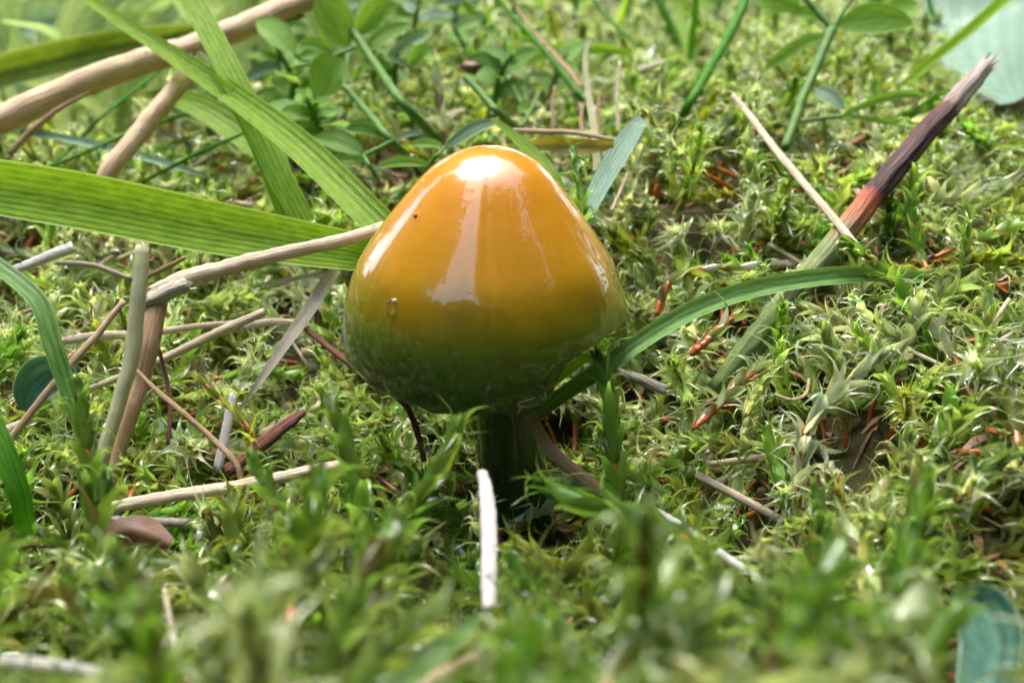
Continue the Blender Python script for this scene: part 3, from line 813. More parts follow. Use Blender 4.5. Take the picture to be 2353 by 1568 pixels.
blade('grass_leaf', [(1372, 392, 78, 18), (1366, 310, 80, 17), (1352, 220, 83, 15), (1344, 150, 85, 13), (1348, 105, 86, 11), (1360, 90, 86.4, 8), (1374, 100, 86.6, 4)], M_PALE,
      'narrow whitish leaf curled over at its tip behind the cap', 'leaf', n=50, fold=0.1)
blade('grass_leaf', [(1475, 272, 80, 30), (1440, 320, 78, 46), (1400, 385, 75, 48), (1365, 450, 72, 42), (1335, 520, 70, 34)], M_GBLUE, 'blue-grey flat leaf right behind the cap', 'leaf', fold=0.08)
blade('grass_leaf', [(1128, 272, 72, 8), (1165, 298, 71, 18), (1210, 340, 69, 30), (1260, 395, 66.5, 38), (1290, 450, 65.5, 30)], M_GRASS2, 'pointed green leaf tucked against the back of the cap', 'leaf', fold=0.12)
blade('grass_strand', [(1070, 185, 112, 20), (1150, 160, 113, 30), (1250, 125, 114, 34), (1350, 112, 115, 30), (1450, 122, 116, 12)], M_GRASS2, 'level green grass blade behind the curled whitish leaf', 'grass', facing=(0, 0, 0.3))
stalk('dry_straw', [(1150, 298, 80, 10), (1230, 302, 79.5, 13), (1320, 306, 79, 13), (1410, 322, 78.4, 11)], M_STRAW, 'level brown straw behind the apex of the cap', 'straw')
blade('dead_leaf', [(1190, 345, 76, 6), (1250, 330, 75.6, 30), (1330, 338, 75, 38), (1410, 332, 75, 14)], M_DEAD, 'yellow dying leaf with brown edges behind the cap', 'dead leaf', wavy=0.1)
stalk('dry_straw', [(1442, 398, 70.5, 7), (1425, 440, 69.8, 10), (1405, 485, 69, 9)], M_STRAW, 'short shrivelled tan straw beside the blue-grey leaf', 'straw', sides=8)
for x, y0, y1, d, lab in ((1372, 215, 300, 92, 'thin brown dead stem behind the curled whitish leaf'), (1418, 145, 290, 96, 'pale dead stem with a bent top among the stubble'), (1335, 240, 290, 94, 'stubby brown cut stem beside the rush leaf'),
                          (1268, 200, 285, 96, 'flat olive-brown cut stem left of the rush leaf')):
    stalk('dry_straw', [(x + 6, y0, d, 8), (x, (y0 + y1) / 2, d - 1, 10), (x + 3, y1 + 14, d - 2, 14)], M_STRAWB if y0 > 180 else M_STRAWP, lab, 'straw', jag0=1.5, sides=8)
stalk('dry_straw', [(780, 240, 96, 13), (784, 262, 95, 14), (780, 300, 94, 14)], M_STRAWR, 'stubby dark brown stem standing in the moss below the vetch', 'straw', jag0=0.8)
# broad hairy leaf behind the frayed stem tip
hl = empty('hairy_leaf', P(2330, 190, 138), 'broad pale blue-green leaf fringed with fine white hairs', 'leaf')
hp, hw = path_px([(2330, 235, 134, 60), (2290, 150, 136, 190), (2270, 60, 138, 250), (2260, -60, 142, 260)], 22)
V, F, U = ribbon(hp, hw, nrm(CAM - hp) + np.array([-0.2, 0, 0.4]), 0.12, 13, 0, 0.03, 5)
obj('blade', V, F, M_GBLUE, hl, uv=U)
keep(hp, hw * 0.4)
Vr = V.reshape(22, 13, 3); parts = []
for i in range(2, 21):
    for k in range(9):
        s = rng.random()
        a = Vr[i, 0] * (1 - s) + Vr[i - 1, 0] * s if k < 5 else Vr[i, rng.integers(0, 5)] * (1 - s) + Vr[i - 1, rng.integers(0, 5)] * s
        dirn = nrm(Vr[i, 0] - Vr[i, 6]) * 1.0 + np.array([0, -0.5, 0.2]) + rng.normal(size=3) * 0.35
        b = a + nrm(dirn) * (1.3 + rng.random() * 1.0)
        side = nrm(np.cross(b - a, CAM - a)) * 0.045
        parts.append((np.array([a - side, a + side, b]), [[0, 1, 2]], np.zeros((3, 2))))
V, F, U = merge(parts)
obj('hairs', V, F, M_HAIR, hl)['kind'] = 'stuff'

# ---- vetch-like plants with leaflets
def leaflet(parent, x0, y0, x1, y1, w, d, mat, lean=0.0, tilt=(0, 0, 0.4), fold=0.12):
    n = 12
    d = min(fix_d(x0, y0, d), fix_d(x1, y1, d))
    t = np.linspace(0, 1, n)
    a, b = P(x0, y0, d), P(x1, y1, min(d + lean, ground_d(x1, y1) - 0.3))
    sag = np.array([0, 0, 1.0]) * np.linalg.norm(b - a) * 0.08
    path = a + (b - a) * t[:, None] + sag * (np.sin(t * np.pi))[:, None]
    wd = pw(w, d) * np.clip(np.sin(np.pi * np.clip(t, 0, 1) ** 0.9) ** 0.62, 0.04, 1)
    wd[-1] = pw(w, d) * 0.04
    V, F, U = ribbon(path, wd, nrm(CAM - path) + np.asarray(tilt), fold, 7, 0, 0.02, int(x0))
    o = obj('leaflet', V, F, mat, parent, uv=U)
    keep(path, wd * 0.35)
    return o

def stemlet(parent, pts, mat=None, name='stem'):
    return stalk(name, pts, mat or M_VSTEM, None, None, parent=parent, sides=8, rough=0.04)

v1 = empty('vetch_plant', P(1018, 335, 82), 'vetch plant with broad oval leaflets under the upper end of the thick dry stalk', 'plant')
stemlet(v1, [(735, -30, 104, 20), (809, 68, 100, 20), (870, 163, 95, 21), (931, 247, 86, 21), (1020, 335, None, 22)])
stemlet(v1, [(792, 200, 95, 17), (836, 247, 92, 18), (897, 322, 84, 18), (955, 378, None, 16)])
stemlet(v1, [(677, 157, 97, 8), (765, 129, 97, 9), (818, 108, 98, 9)], name='stalk')
stemlet(v1, [(800, 125, 97, 13), (795, 165, 96, 13), (790, 206, 95, 14)], name='stalk')
stemlet(v1, [(677, 125, 97.5, 6), (700, 140, 97.3, 8), (765, 131, 97, 8)], name='stalk')
for a in ((677, 125, 590, 48, 62, 97, M_LEAF), (800, 108, 728, -6, 88, 100, M_LEAF), (770, 119, 687, 101, 38, 96, M_LEAF), (782, 134, 732, 224, 96, 96, M_LEAF), (765, 128, 685, 132, 30, 97, M_LEAFD),
          (818, 75, 914, 14, 64, 102, M_LEAF), (835, 122, 943, 56, 40, 101, M_LEAF), (888, 132, 977, 82, 22, 100, M_LEAFB), (936, 150, 997, 110, 38, 98, M_LEAF), (895, 138, 948, 160, 18, 97, M_LEAFB),
          (648, 150, 560, 184, 32, 98, M_LEAFB), (808, 187, 845, 152, 17, 95, M_LEAF), (652, 62, 710, 68, 22, 102, M_LEAFD)):
    leaflet(v1, *a[:5], a[5], a[6], lean=rng.normal() * 2)
v2 = empty('vetch_plant', P(960, 385, 79), 'low vetch sprig with dark oval leaflets close behind the cap', 'plant')
stemlet(v2, [(836, 358, 82, 12), (880, 335, 82.5, 10), (905, 322, 83, 8)])
stemlet(v2, [(1022, 338, 76, 9), (995, 368, 75, 11), (975, 400, None, 11)])
stemlet(v2, [(836, 358, 82, 10), (852, 385, 80, 10), (870, 415, None, 10)], name='stalk')
for a in ((836, 354, 722, 316, 52, 82, M_LEAFD), (792, 296, 890, 314, 28, 84, M_LEAFD), (838, 368, 762, 374, 20, 81, M_LEAFD), (1018, 336, 940, 333, 25, 75.5, M_LEAF), (1024, 340, 1146, 278, 32, 75, M_LEAFB),
          (985, 378, 864, 384, 28, 74, M_LEAF), (905, 322, 970, 305, 16, 83, M_LEAFB), (800, 290, 862, 282, 16, 86, M_LEAFD)):
    leaflet(v2, *a[:5], a[5], a[6], lean=rng.normal() * 1.5)
v3 = empty('vetch_plant', P(1205, 250, 100), 'small vetch sprig with tiny leaflets and a withered brown tip', 'plant')
stemlet(v3, [(1113, 62, 116, 8), (1140, 120, 112, 10), (1165, 175, 107, 10), (1205, 250, 100, 12)])
stemlet(v3, [(1068, 178, 92, 16), (1110, 220, 90, 17), (1150, 262, 88, 18), (1195, 300, None, 18)])
stemlet(v3, [(1240, 210, 97, 9), (1222, 250, 95, 9), (1200, 290, 92, 8)], name='stalk')
stemlet(v3, [(1170, 60, 114, 9), (1168, 100, 113, 10), (1195, 165, 108, 11), (1210, 235, 101, 12)])
V, F = ball(P(1080, 155, 92.5), 0.75, 9, 7, (1.3, 0.9, 0.6)); V += rng.normal(size=V.shape) * 0.12
obj('withered_tip', V, F, M_DEADB, v3)
for a in ((1114, 64, 1060, 46, 26, 116, M_LEAF), (1117, 60, 1092, 26, 24, 116, M_LEAFB), (1118, 64, 1150, 92, 24, 116, M_LEAF), (1120, 60, 1128, 28, 26, 117, M_LEAF), (1132, 126, 1188, 118, 18, 112, M_LEAFB),
          (1132, 155, 1208, 166, 20, 110, M_LEAFD), (1203, 175, 1254, 176, 12, 108, M_LEAFB), (1228, 250, 1190, 256, 36, 96, M_LEAF), (1222, 78, 1256, 66, 12, 112, M_LEAFB), (1060, 5, 1000, 8, 22, 120, M_LEAFB), (1062, 2, 1090, 40, 20, 120, M_LEAFD)):
    leaflet(v3, *a[:5], a[5], a[6], lean=rng.normal() * 1.5)
v4 = empty('vetch_plant', P(1806, 330, 86), 'vetch plant with one large oval leaflet beside the slim tan straw', 'plant')
stemlet(v4, [(1802, 340, None, 20), (1830, 260, 88, 22), (1870, 165, 91, 22), (1912, 66, 94, 22)])
stemlet(v4, [(1912, 66, 94, 17), (1878, 28, 95, 15), (1835, -20, 96, 14)])
stemlet(v4, [(1912, 70, 94, 14), (1935, 30, 95, 12), (1970, -25, 97, 12)])
stemlet(v4, [(1836, 280, 87.5, 8), (1885, 272, 87, 10), (1934, 268, 86.5, 10)], name='stalk')
for a in ((1926, 62, 2096, 55, 76, 94, M_LEAF), (1836, 18, 1712, -8, 72, 97, M_LEAF), (1895, 46, 1815, 36, 34, 99, M_LEAF), (1870, 205, 1938, 252, 38, 90, M_LEAFB), (1905, 80, 1750, 165, 34, 104, M_LEAF), (1940, 2, 2010, -10, 26, 98, M_LEAFD)):
    leaflet(v4, *a[:5], a[5], a[6], lean=rng.normal() * 1.5)
blade('leaflet', [(1931, 269, 86.5, 5), (1970, 248, 86.3, 15), (2026, 226, 86, 20), (2090, 216, 86, 18), (2134, 222, 86, 4)], M_LEAF, None, None, parent=v4, fold=0.1)
blade('leaflet', [(1944, 264, 86.4, 4), (1990, 272, 86, 12), (2040, 282, 85.6, 11), (2075, 291, 85.4, 3)], M_LEAF, None, None, parent=v4, fold=0.1)

def sprig(px, py, tall, n, r):
    dd = ground_d(px, py)
    base = P(px, py, dd + 0.4)
    mi = int(r.integers(4)); mat = (M_LEAF, M_LEAF, M_LEAFB, M_LEAFD)[mi]; hue = ('fresh green', 'fresh green', 'bluish', 'dark green')[mi]
    t = empty('leafy_sprig', base, 'short sprig with small oval %s leaflets growing among the grass' % hue, 'plant', '%s leafy sprigs among the grass' % hue)
    a = r.random() * 6.28
    lean = np.array([math.cos(a), math.sin(a) * 0.6, 0]) * tall * 0.35
    axis = spline([base - np.array([0, 0, 1.0]), base + lean * 0.3 + np.array([0, 0, tall * 0.5]), base + lean + np.array([0, 0, tall])], 12)
    V, F, U = tube(axis, np.linspace(0.34, 0.18, 12), 7, seed=1)
    obj('stem', V, F, M_VSTEM, t, uv=U)
    for k in range(n):
        f = 0.35 + 0.65 * k / (n - 1)
        p = axis[min(int(f * 11.99), 11)]
        b = a + 2.4 * k + r.normal() * 0.3
        L = (2.4 + 2.0 * r.random()) * (1.0 if f < 0.9 else 0.75)
        dv = nrm(np.array([math.cos(b), math.sin(b) * 0.8, 0.25 + 0.4 * r.random()]))
        tt = np.linspace(0, 1, 9)
        path = p + dv * L * tt[:, None] - np.array([0, 0, 1.0]) * (tt ** 2 * L * 0.18)[:, None]
        wd = L * (0.36 + 0.24 * r.random()) * np.clip(np.sin(np.pi * tt ** 0.85) ** 0.65, 0.05, 1); wd[-1] = L * 0.03
        V, F, U = ribbon(path, wd, np.array([0, -0.7, 1.0]) + r.normal(size=3) * 0.3, 0.14, 5, 0, 0.02, k)
        obj('leaflet', V, F, mat, t, uv=U)
    keep(axis[4:], 1.2)
r = np.random.default_rng(91)
for (x, y, h) in ((640, 250, 8), (705, 300, 7), (590, 190, 9), (560, 120, 9), (860, 215, 7), (905, 250, 6), (960, 80, 8), (1035, 120, 8), (1090, 200, 7), (1190, 100, 8), (1260, 250, 6), (1130, 255, 5), (1010, 50, 9),
                  (1320, 80, 7), (620, 90, 9), (680, 40, 9), (820, 40, 9), (880, 20, 9), (940, 190, 7), (740, 200, 8), (660, 340, 6), (1080, 60, 8), (1150, 40, 8), (520, 230, 7), (760, 395, 5), (690, 400, 5), (1640, 60, 7), (1780, 90, 7), (2050, 150, 6), (480, 330, 5), (1440, 60, 7)):
    sprig(x, y, h * (0.8 + 0.4 * r.random()), int(r.integers(6, 10)), r)
for k in range(16):
    x = r.uniform(480, 2300); y = r.uniform(60, 210)
    b = P(x, y, ground_d(x, y) + 0.5); H = 9 + 9 * r.random(); sx = r.normal() * 6
    ax = spline([b, b + np.array([sx * 0.4, r.normal() * 2, H * 0.55]), b + np.array([sx, r.normal() * 3, H])], 14)
    V, F, U = ribbon(ax, np.linspace(0.75, 0.12, 14) * (0.8 + 0.6 * r.random()), nrm(CAM - ax) + np.array([0, 0, 0.3]), 0.25, 5)
    tag(obj('grass_strand', V, F, (M_GDARK, M_GRASS2)[k % 2], uv=U), 'thin upright %s grass strand growing out of the far moss' % ('dark green', 'bright green')[k % 2], 'grass', 'thin %s grass strands in the far moss' % ('dark', 'bright')[k % 2])

# ---- hanging water drops, upper left
for (x, y, d, r, lab) in ((332, 22, 150, 1.15, 'clear water drop hanging from the silvery grass blade'), (462, 146, 83, 0.62, 'clear water drop caught on the slanting grass blade over the broken stalk')):
    V, F = ball(P(x, y, d), r, 20, 14, drop=0.35)
    tag(obj('water_drop', V, F, M_WATER), lab, 'water drop')

# ------------------------------------------------------------------ moss
def leaf_variant(L, wmax, phi0, phi1, curl, side, nseg, seed):
    """leaf in a local frame: x = stem direction, y = away from the stem, z = across"""
    r = np.random.default_rng(seed)
    t = np.linspace(0, 1, nseg + 1)
    phi = phi0 + (phi1 - phi0) * (0.72 * sstep(0.30, 0.62, t) + 0.28 * np.clip((t - 0.4) / 0.6, 0, 1) ** curl)
    ds = L / nseg
    cx = np.concatenate([[0], np.cumsum(np.cos(phi[:-1]) * ds)])
    cy = np.concatenate([[0], np.cumsum(np.sin(phi[:-1]) * ds)])
    cz = side * L * t ** 2
    w = wmax * np.interp(t, [0, .10, .22, .34, .45, .56, .7, .85, 1], [.70, .96, 1, .84, .50, .24, .13, .07, .012])
    nx, ny = -np.sin(phi), np.cos(phi)                       # abaxial (outer) normal in the plane
    cup = 0.85 * (1 - 0.75 * t)
    twist = r.normal() * 0.6 * t ** 1.5
    V = []
    for s in (-1, 0, 1):
        V.append(np.stack([cx - abs(s) * nx * w * cup + s * w * np.sin(twist) * nx, cy - abs(s) * ny * w * cup + s * w * np.sin(twist) * ny, cz + s * w * np.cos(twist)], 1))
    V = np.stack(V, 1).reshape(-1, 3)
    F = []
    for i in range(nseg):
        for j in range(2):
            F.append([i * 3 + j, i * 3 + j + 1, (i + 1) * 3 + j + 1, (i + 1) * 3 + j])
    return V, np.array(F), np.repeat(t, 3)

def variants(nseg, n, seed, hooks=(2, 4), wide=0.46):
    r = np.random.default_rng(seed); out = []
    for i in range(n):
        hook = i % 5 in hooks
        out.append(leaf_variant(2.4 + 0.9 * r.random(), wide + 0.12 * r.random(), math.radians(5 + 10 * r.random()),
                                math.radians((150 if hook else 68) + 45 * r.random()), 0.8 + 0.5 * r.random(), r.normal() * 0.10, nseg, seed + i))
    return out
LV_HI, LV_MID, LV_LO = variants(6, 20, 100, (2, 4), 0.34), variants(6, 15, 200, (0, 2, 4), 0.33), variants(4, 8, 300)

def shoot_axis(root, lean_dir, lean, length, bend, n=14):
    """curved axis of a shoot"""
    t = np.linspace(0, 1, n)
    ang = lean + bend * t
    ds = length / (n - 1)
    h = np.concatenate([[0], np.cumsum(np.sin(ang[:-1]) * ds)])
    z = np.concatenate([[0], np.cumsum(np.cos(ang[:-1]) * ds)])
    return np.asarray(root) + h[:, None] * np.array([lean_dir[0], lean_dir[1], 0]) + z[:, None] * np.array([0, 0, 1.0])

PAL = np.array([(0.24, 0.33, 0.060), (0.30, 0.37, 0.085), (0.20, 0.32, 0.045), (0.34, 0.38, 0.13), (0.17, 0.29, 0.035), (0.42, 0.43, 0.25), (0.30, 0.31, 0.05), (0.50, 0.49, 0.33), (0.24, 0.28, 0.09)]) * np.array([0.97, 1.04, 1.08]) * 1.15
OLD = np.array((0.16, 0.12, 0.035))

def shoot_leaves(axis, r, spacing, scale, skip=0.12):
    """positions and frames of leaves along an axis"""
    seg = np.linalg.norm(np.diff(axis, axis=0), axis=1); L = np.concatenate([[0], np.cumsum(seg)])
    T, N, B = frames(axis)
    s = np.arange(L[-1] * skip, L[-1], spacing)
    az = np.arange(len(s)) * 2.4 + r.random() * 6 + r.normal(size=len(s)) * 0.25
    out = []
    for k, sv in enumerate(s):
        i = min(np.searchsorted(L, sv), len(L) - 1)
        p = np.array([np.interp(sv, L, axis[:, c]) for c in range(3)])
        f = sv / L[-1]
        rad = math.cos(az[k]) * N[i] + math.sin(az[k]) * B[i]
        sc = scale * (0.85 + 0.3 * r.random()) * (1.0 if f < 0.88 else 1.0 - 2.6 * (f - 0.88))
        # leaves near the tip stay closer to the axis
        tl = (0.16 - 0.7 * max(0, f - 0.80) / 0.2 * 0.5) + r.normal() * 0.12
        x = nrm(T[i] * math.cos(tl) + rad * math.sin(tl)); y = nrm(rad - x * np.dot(rad, x)); z = np.cross(x, y)
        out.append((p + rad * 0.22 * scale, np.stack([x, y, z], 1) * sc, f))
    # pointed tip tuft
    for k in range(4):
        a = k * 1.57 + r.random()
        rad = math.cos(a) * N[-1] + math.sin(a) * B[-1]
        x = nrm(T[-1] + 0.0 * rad - 0.15 * rad); y = nrm(rad - x * np.dot(rad, x)); z = np.cross(x, y)
        out.append((axis[-1] - T[-1] * 0.15 * scale, np.stack([x, y, z], 1) * scale * 0.62, 1.0))
    return out

def leaf_colour(r, base, f, t):
    c = base * (1 + r.normal() * 0.13)
    c = c * np.array([1 + r.normal() * 0.07, 1, 1 + r.normal() * 0.15])
    old = np.clip((0.42 - f) / 0.42, 0, 1) * (0.4 + 0.6 * r.random())
    if r.random() < 0.05: old = 0.9
    c = c * (1 - old) + OLD * old
    tipf = np.clip((t - 0.4) / 0.5, 0, 1)[:, None] * 0.5
    return np.clip(c[None] * (1 - tipf) + (c * 0.5 + np.array((0.24, 0.25, 0.14)))[None] * tipf, 0.01, 0.8)

def shoot_mesh(axis, r, lv, spacing, scale, base, skip=0.12):
    Vs, Fs, Cs, k = [], [], [], 0
    for p, R, f in shoot_leaves(axis, r, spacing, scale, skip):
        V, F, t = lv[r.integers(len(lv))]
        Vs.append(p + V @ R.T); Fs.append(F + k); Cs.append(leaf_colour(r, base, f, t)); k += len(V)
    return Vs, Fs, Cs, k

def protected(axis, scale):
    """would this shoot hide one of the things laid on or above the moss?"""
    pts = axis[2::3] if len(axis) > 6 else axis
    x, y, d = project(pts)
    rad = 1.2 * scale / d * FPX
    for (x0, y0, x1, y1, hw, dd) in KEEP_ARR:
        pass
    K = KEEPN
    dx = K[:, 2] - K[:, 0]; dy = K[:, 3] - K[:, 1]
    L2 = dx * dx + dy * dy + 1e-6
    hits = 0
    for px, py, pd, rr in zip(x, y, d, rad):
        t = np.clip(((px - K[:, 0]) * dx + (py - K[:, 1]) * dy) / L2, 0, 1)
        dist = np.hypot(px - K[:, 0] - t * dx, py - K[:, 1] - t * dy)
        if np.any((dist < K[:, 4] + rr * 0.75) & (pd < K[:, 5] + 1.0)):
            return True
    return False
KEEP_ARR = []
KEEPN = np.array(KEEP)

def patch_base(x, y, r):
    """colour of a patch of moss: paler and yellower up the right bank, greener and with shade painted in near the front"""
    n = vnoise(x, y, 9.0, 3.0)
    dark = 0.70 + 0.30 * float(sstep(-13, -3, y))       # foreground shade painted into the moss colour
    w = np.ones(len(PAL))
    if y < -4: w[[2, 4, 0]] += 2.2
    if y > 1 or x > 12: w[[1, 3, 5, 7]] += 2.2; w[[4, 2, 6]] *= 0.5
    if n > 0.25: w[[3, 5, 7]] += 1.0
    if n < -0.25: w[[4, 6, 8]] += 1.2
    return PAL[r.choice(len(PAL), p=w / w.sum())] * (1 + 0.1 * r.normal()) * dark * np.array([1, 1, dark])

def in_view(x, y, margin):
    px, py, d = project(np.array([x, y, float(moss_h(x, y))]))
    return d[0] > 20 and -margin < px[0] < 2352 + margin and -margin < py[0] < 1568 + margin * 1.4, px[0], py[0], d[0]

def scatter(spacing, x0, x1, y0, y1, r):
    nx, ny = int((x1 - x0) / spacing), int((y1 - y0) / spacing)
    X, Y = np.meshgrid(np.arange(nx), np.arange(ny))
    X = x0 + (X + r.random(X.shape)) * spacing; Y = y0 + (Y + r.random(Y.shape)) * spacing
    return X.ravel(), Y.ravel()

CANDS = []          # (depth, axis, scale, base, lod)
r = np.random.default_rng(11)
def add_zone(spacing, box, lod, dmin, dmax, lens, scl):
    X, Y = scatter(spacing, *box, r)
    for x, y in zip(X, Y):
        ok, px, py, d = in_view(x, y, 1300)
        if not ok or not (dmin <= d < dmax): continue
        out = not (-260 < px < 2612 and -260 < py < 1932)
        if out and (lod == 'lo' or r.random() < 0.62): continue
        if x < -16 and d > 100 and r.random() < 0.75: continue
        if math.hypot(x - 0.4, y) < 2.7: continue
        if math.hypot((x + 1.5) * 0.7, y + 4.0) < 4.6 and r.random() < 0.55: continue       # hollow before the stem
        if -17 < x < -1 and -8 < y < 5 and r.random() < 0.55: continue                 # open hollow with straws, left of the stem
        if math.hypot(x - 10.5, (y + 6.5) * 1.3) < 4.0 and r.random() < 0.8: continue     # dark hollow in the right bank
        if lod == 'hi' and y < 3 and vnoise(x, y, 3.6, 9.0) < -0.30 and r.random() < 0.7: continue       # thin patches
        z = float(soil_h(x, y))
        hh = float(moss_h(x, y)) - z
        ln = (lens[0] + (lens[1] - lens[0]) * r.random()) * (hh / 3.4) ** 0.5
        a = r.random() * 2 * np.pi
        lean = min(abs(r.normal()) * 0.85, 1.4)
        bend = r.normal() * 0.8 + 0.2
        sc = scl * (0.8 + 0.4 * r.random())
        if lod != 'lo' and r.random() < 0.55:                    # shoots sprawling over one another
            z = z + hh * (0.25 + 0.65 * r.random()); lean = 1.05 + 0.35 * r.random(); bend = r.normal() * 0.45 - 0.1; ln *= 1.15
        axis = shoot_axis((x, y, z), (math.cos(a), math.sin(a)), lean, ln, bend)
        if protected(axis, sc):
            axis = shoot_axis((x, y, z), (math.cos(a), math.sin(a)), 0.9, ln * 0.55, 0.5)
            if protected(axis, sc * 0.8):
                continue
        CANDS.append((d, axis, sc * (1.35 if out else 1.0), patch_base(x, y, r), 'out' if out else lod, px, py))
add_zone(1.62, (-62, 62, -50, 26), 'hi', 16, 76, (4.2, 7.6), 0.80)
add_zone(2.12, (-140, 140, 10, 110), 'mid', 76, 150, (4.8, 8.5), 0.90)
add_zone(5.6, (-230, 230, 80, 430), 'lo', 150, 460, (6.0, 10.0), 1.7)
CANDS.sort(key=lambda c: c[0])

# --- prominent shoots one can pick out, each its own thing
SHOOTS = [
    ([(1384, 848, 54.0), (1396, 900, 53.8), (1405, 985, 53.4), (1412, 1080, 53.0), (1420, 1200, 52.6)], 1.05, 4, 'upright green moss shoot standing under the torn rim by the tan straw'),
    ([(1040, 1000, 47.0), (1015, 1060, 46.6), (975, 1120, 46.2), (930, 1190, 45.8), (890, 1290, 45.2)], 1.0, 2, 'leaning bright moss shoot with its tip before the mushroom stem'),
    ([(1262, 1118, 46.5), (1330, 1150, 46.0), (1410, 1172, 45.6), (1500, 1200, 45.2), (1590, 1250, 44.8)], 1.05, 4, 'sprawling blurred moss shoot lying right of the white straw'),
    ([(762, 938, 48.5), (790, 1000, 48.0), (812, 1070, 47.5), (830, 1160, 47.0), (845, 1260, 46.4)], 0.95, 2, 'blurred green moss shoot leaning over the long pale straw'),
    ([(590, 1075, 47.0), (615, 1120, 46.8), (640, 1190, 46.5), (655, 1290, 46.0)], 0.9, 2, 'small blurred moss shoot crossing the long pale straw'),
    ([(182, 905, 49.5), (190, 960, 49.2), (198, 1030, 48.8), (206, 1110, 48.4), (212, 1200, 48.0)], 0.95, 4, 'green moss shoot standing beside the pale green cut stalk'),
    ([(238, 1120, 47.5), (225, 1190, 47.0), (215, 1270, 46.6), (210, 1360, 46.0), (205, 1450, 45.5)], 1.0, 2, 'moss shoot with orange stem showing in front of the crumpled dead leaf'),
    ([(2290, 1060, 49.0), (2200, 1120, 48.5), (2120, 1190, 48.0), (2040, 1260, 47.5)], 1.05, 0, 'leaning moss shoot on the right bank above the teal leaf'),
    ([(1880, 1165, 47.5), (1890, 1230, 47.0), (1880, 1310, 46.5), (1860, 1400, 46.0)], 1.0, 2, 'blurred moss shoot right of the pinkish straw'),
    ([(2022, 822, 52.8), (1965, 865, 53.4), (1900, 925, 54.2), (1850, 990, 54.8)], 0.95, 7, 'stubby pale moss shoot tip poking out of the right-hand moss'),
    ([(1318, 355, 70.0), (1330, 400, 69.0), (1336, 450, 68.2), (1335, 510, 67.6)], 0.85, 4, 'green moss shoot close behind the right shoulder of the cap'),
    ([(1955, 560, 64.0), (1990, 590, 64.5), (2040, 630, 65.0), (2075, 690, 65.0)], 0.85, 0, 'light green moss shoot reaching over the orange band of the thick stem'),
    ([(1000, 155, 93.0), (1006, 195, 92.0), (1012, 245, 91.0), (1020, 300, 90.0)], 1.0, 5, 'pale curly moss shoot standing behind the vetch stem'),
    ([(1520, 175, 88.0), (1515, 220, 87.0), (1510, 275, 86.0), (1505, 340, 85.0)], 1.05, 3, 'pale curly moss shoot left of the dark round rush leaf'),
    ([(470, 880, 58.5), (500, 910, 58.3), (540, 945, 58.0), (575, 990, 57.8)], 0.6, 6, 'small yellow-green moss shoot beside the spotted dead leaf'),
]
def stem_mesh(axis, rad):
    n = len(axis)
    return tube(axis, np.linspace(rad, rad * 0.55, n), 6, rough=0.05, seed=1)

LEAF_MESH = {}
def leaf_mesh(i, pal, front_shade=1.0):
    k = (i, pal, front_shade)
    if k not in LEAF_MESH:
        V, F, t = LV_HI[i]
        LEAF_MESH[k] = make_mesh('leaf', V, F, M_MOSS, col=leaf_colour(np.random.default_rng(i * 31 + pal), PAL[pal] * front_shade, 0.7, t))
    return LEAF_MESH[k]

def moss_thing(axis, scale, pal, label, group, r, spacing=0.36, singly=True, skip=0.12, base=None):
    front_shade = round(0.66 + 0.34 * float(sstep(-13, -3, axis[0][1])), 1)  # same painted foreground shade for the single shoots' leaves
    o = empty('moss_shoot', axis[0], label, 'moss', group)
    V, F, U = stem_mesh(axis, 0.21 * scale)
    obj('stem', V, F, M_MSTEM, o, uv=U, origin=axis[0])
    if singly:
        for p, R, f in shoot_leaves(axis, r, spacing, scale, skip):
            lf = bpy.data.objects.new('leaf', leaf_mesh(int(r.integers(len(LV_HI))), pal, front_shade))
            COL.objects.link(lf); lf.parent = o
            q = (p - axis[0]) * MM
            lf.matrix_basis = Matrix(((R[0, 0], R[0, 1], R[0, 2], q[0]), (R[1, 0], R[1, 1], R[1, 2], q[1]), (R[2, 0], R[2, 1], R[2, 2], q[2]), (0, 0, 0, 1)))
    else:
        Vs, Fs, Cs, _ = shoot_mesh(axis, r, LV_HI, spacing, scale, base if base is not None else PAL[pal], skip)
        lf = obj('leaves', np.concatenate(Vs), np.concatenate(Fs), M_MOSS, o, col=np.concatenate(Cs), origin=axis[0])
        lf['kind'] = 'stuff'
    return o

for pts, sc, pal, lab in SHOOTS:
    a = spline([P(*q) for q in pts[::-1]], 18)
    # run the stem on down into the soil
    b = a[0].copy(); b[2] = float(soil_h(b[0], b[1])) - 0.2
    if a[0][2] - b[2] > 0.3:
        a = np.vstack([np.linspace(b, a[0], 5)[:-1], a])
    moss_thing(a, sc, pal, lab, None, np.random.default_rng(int(pts[0][0])), spacing=0.36)

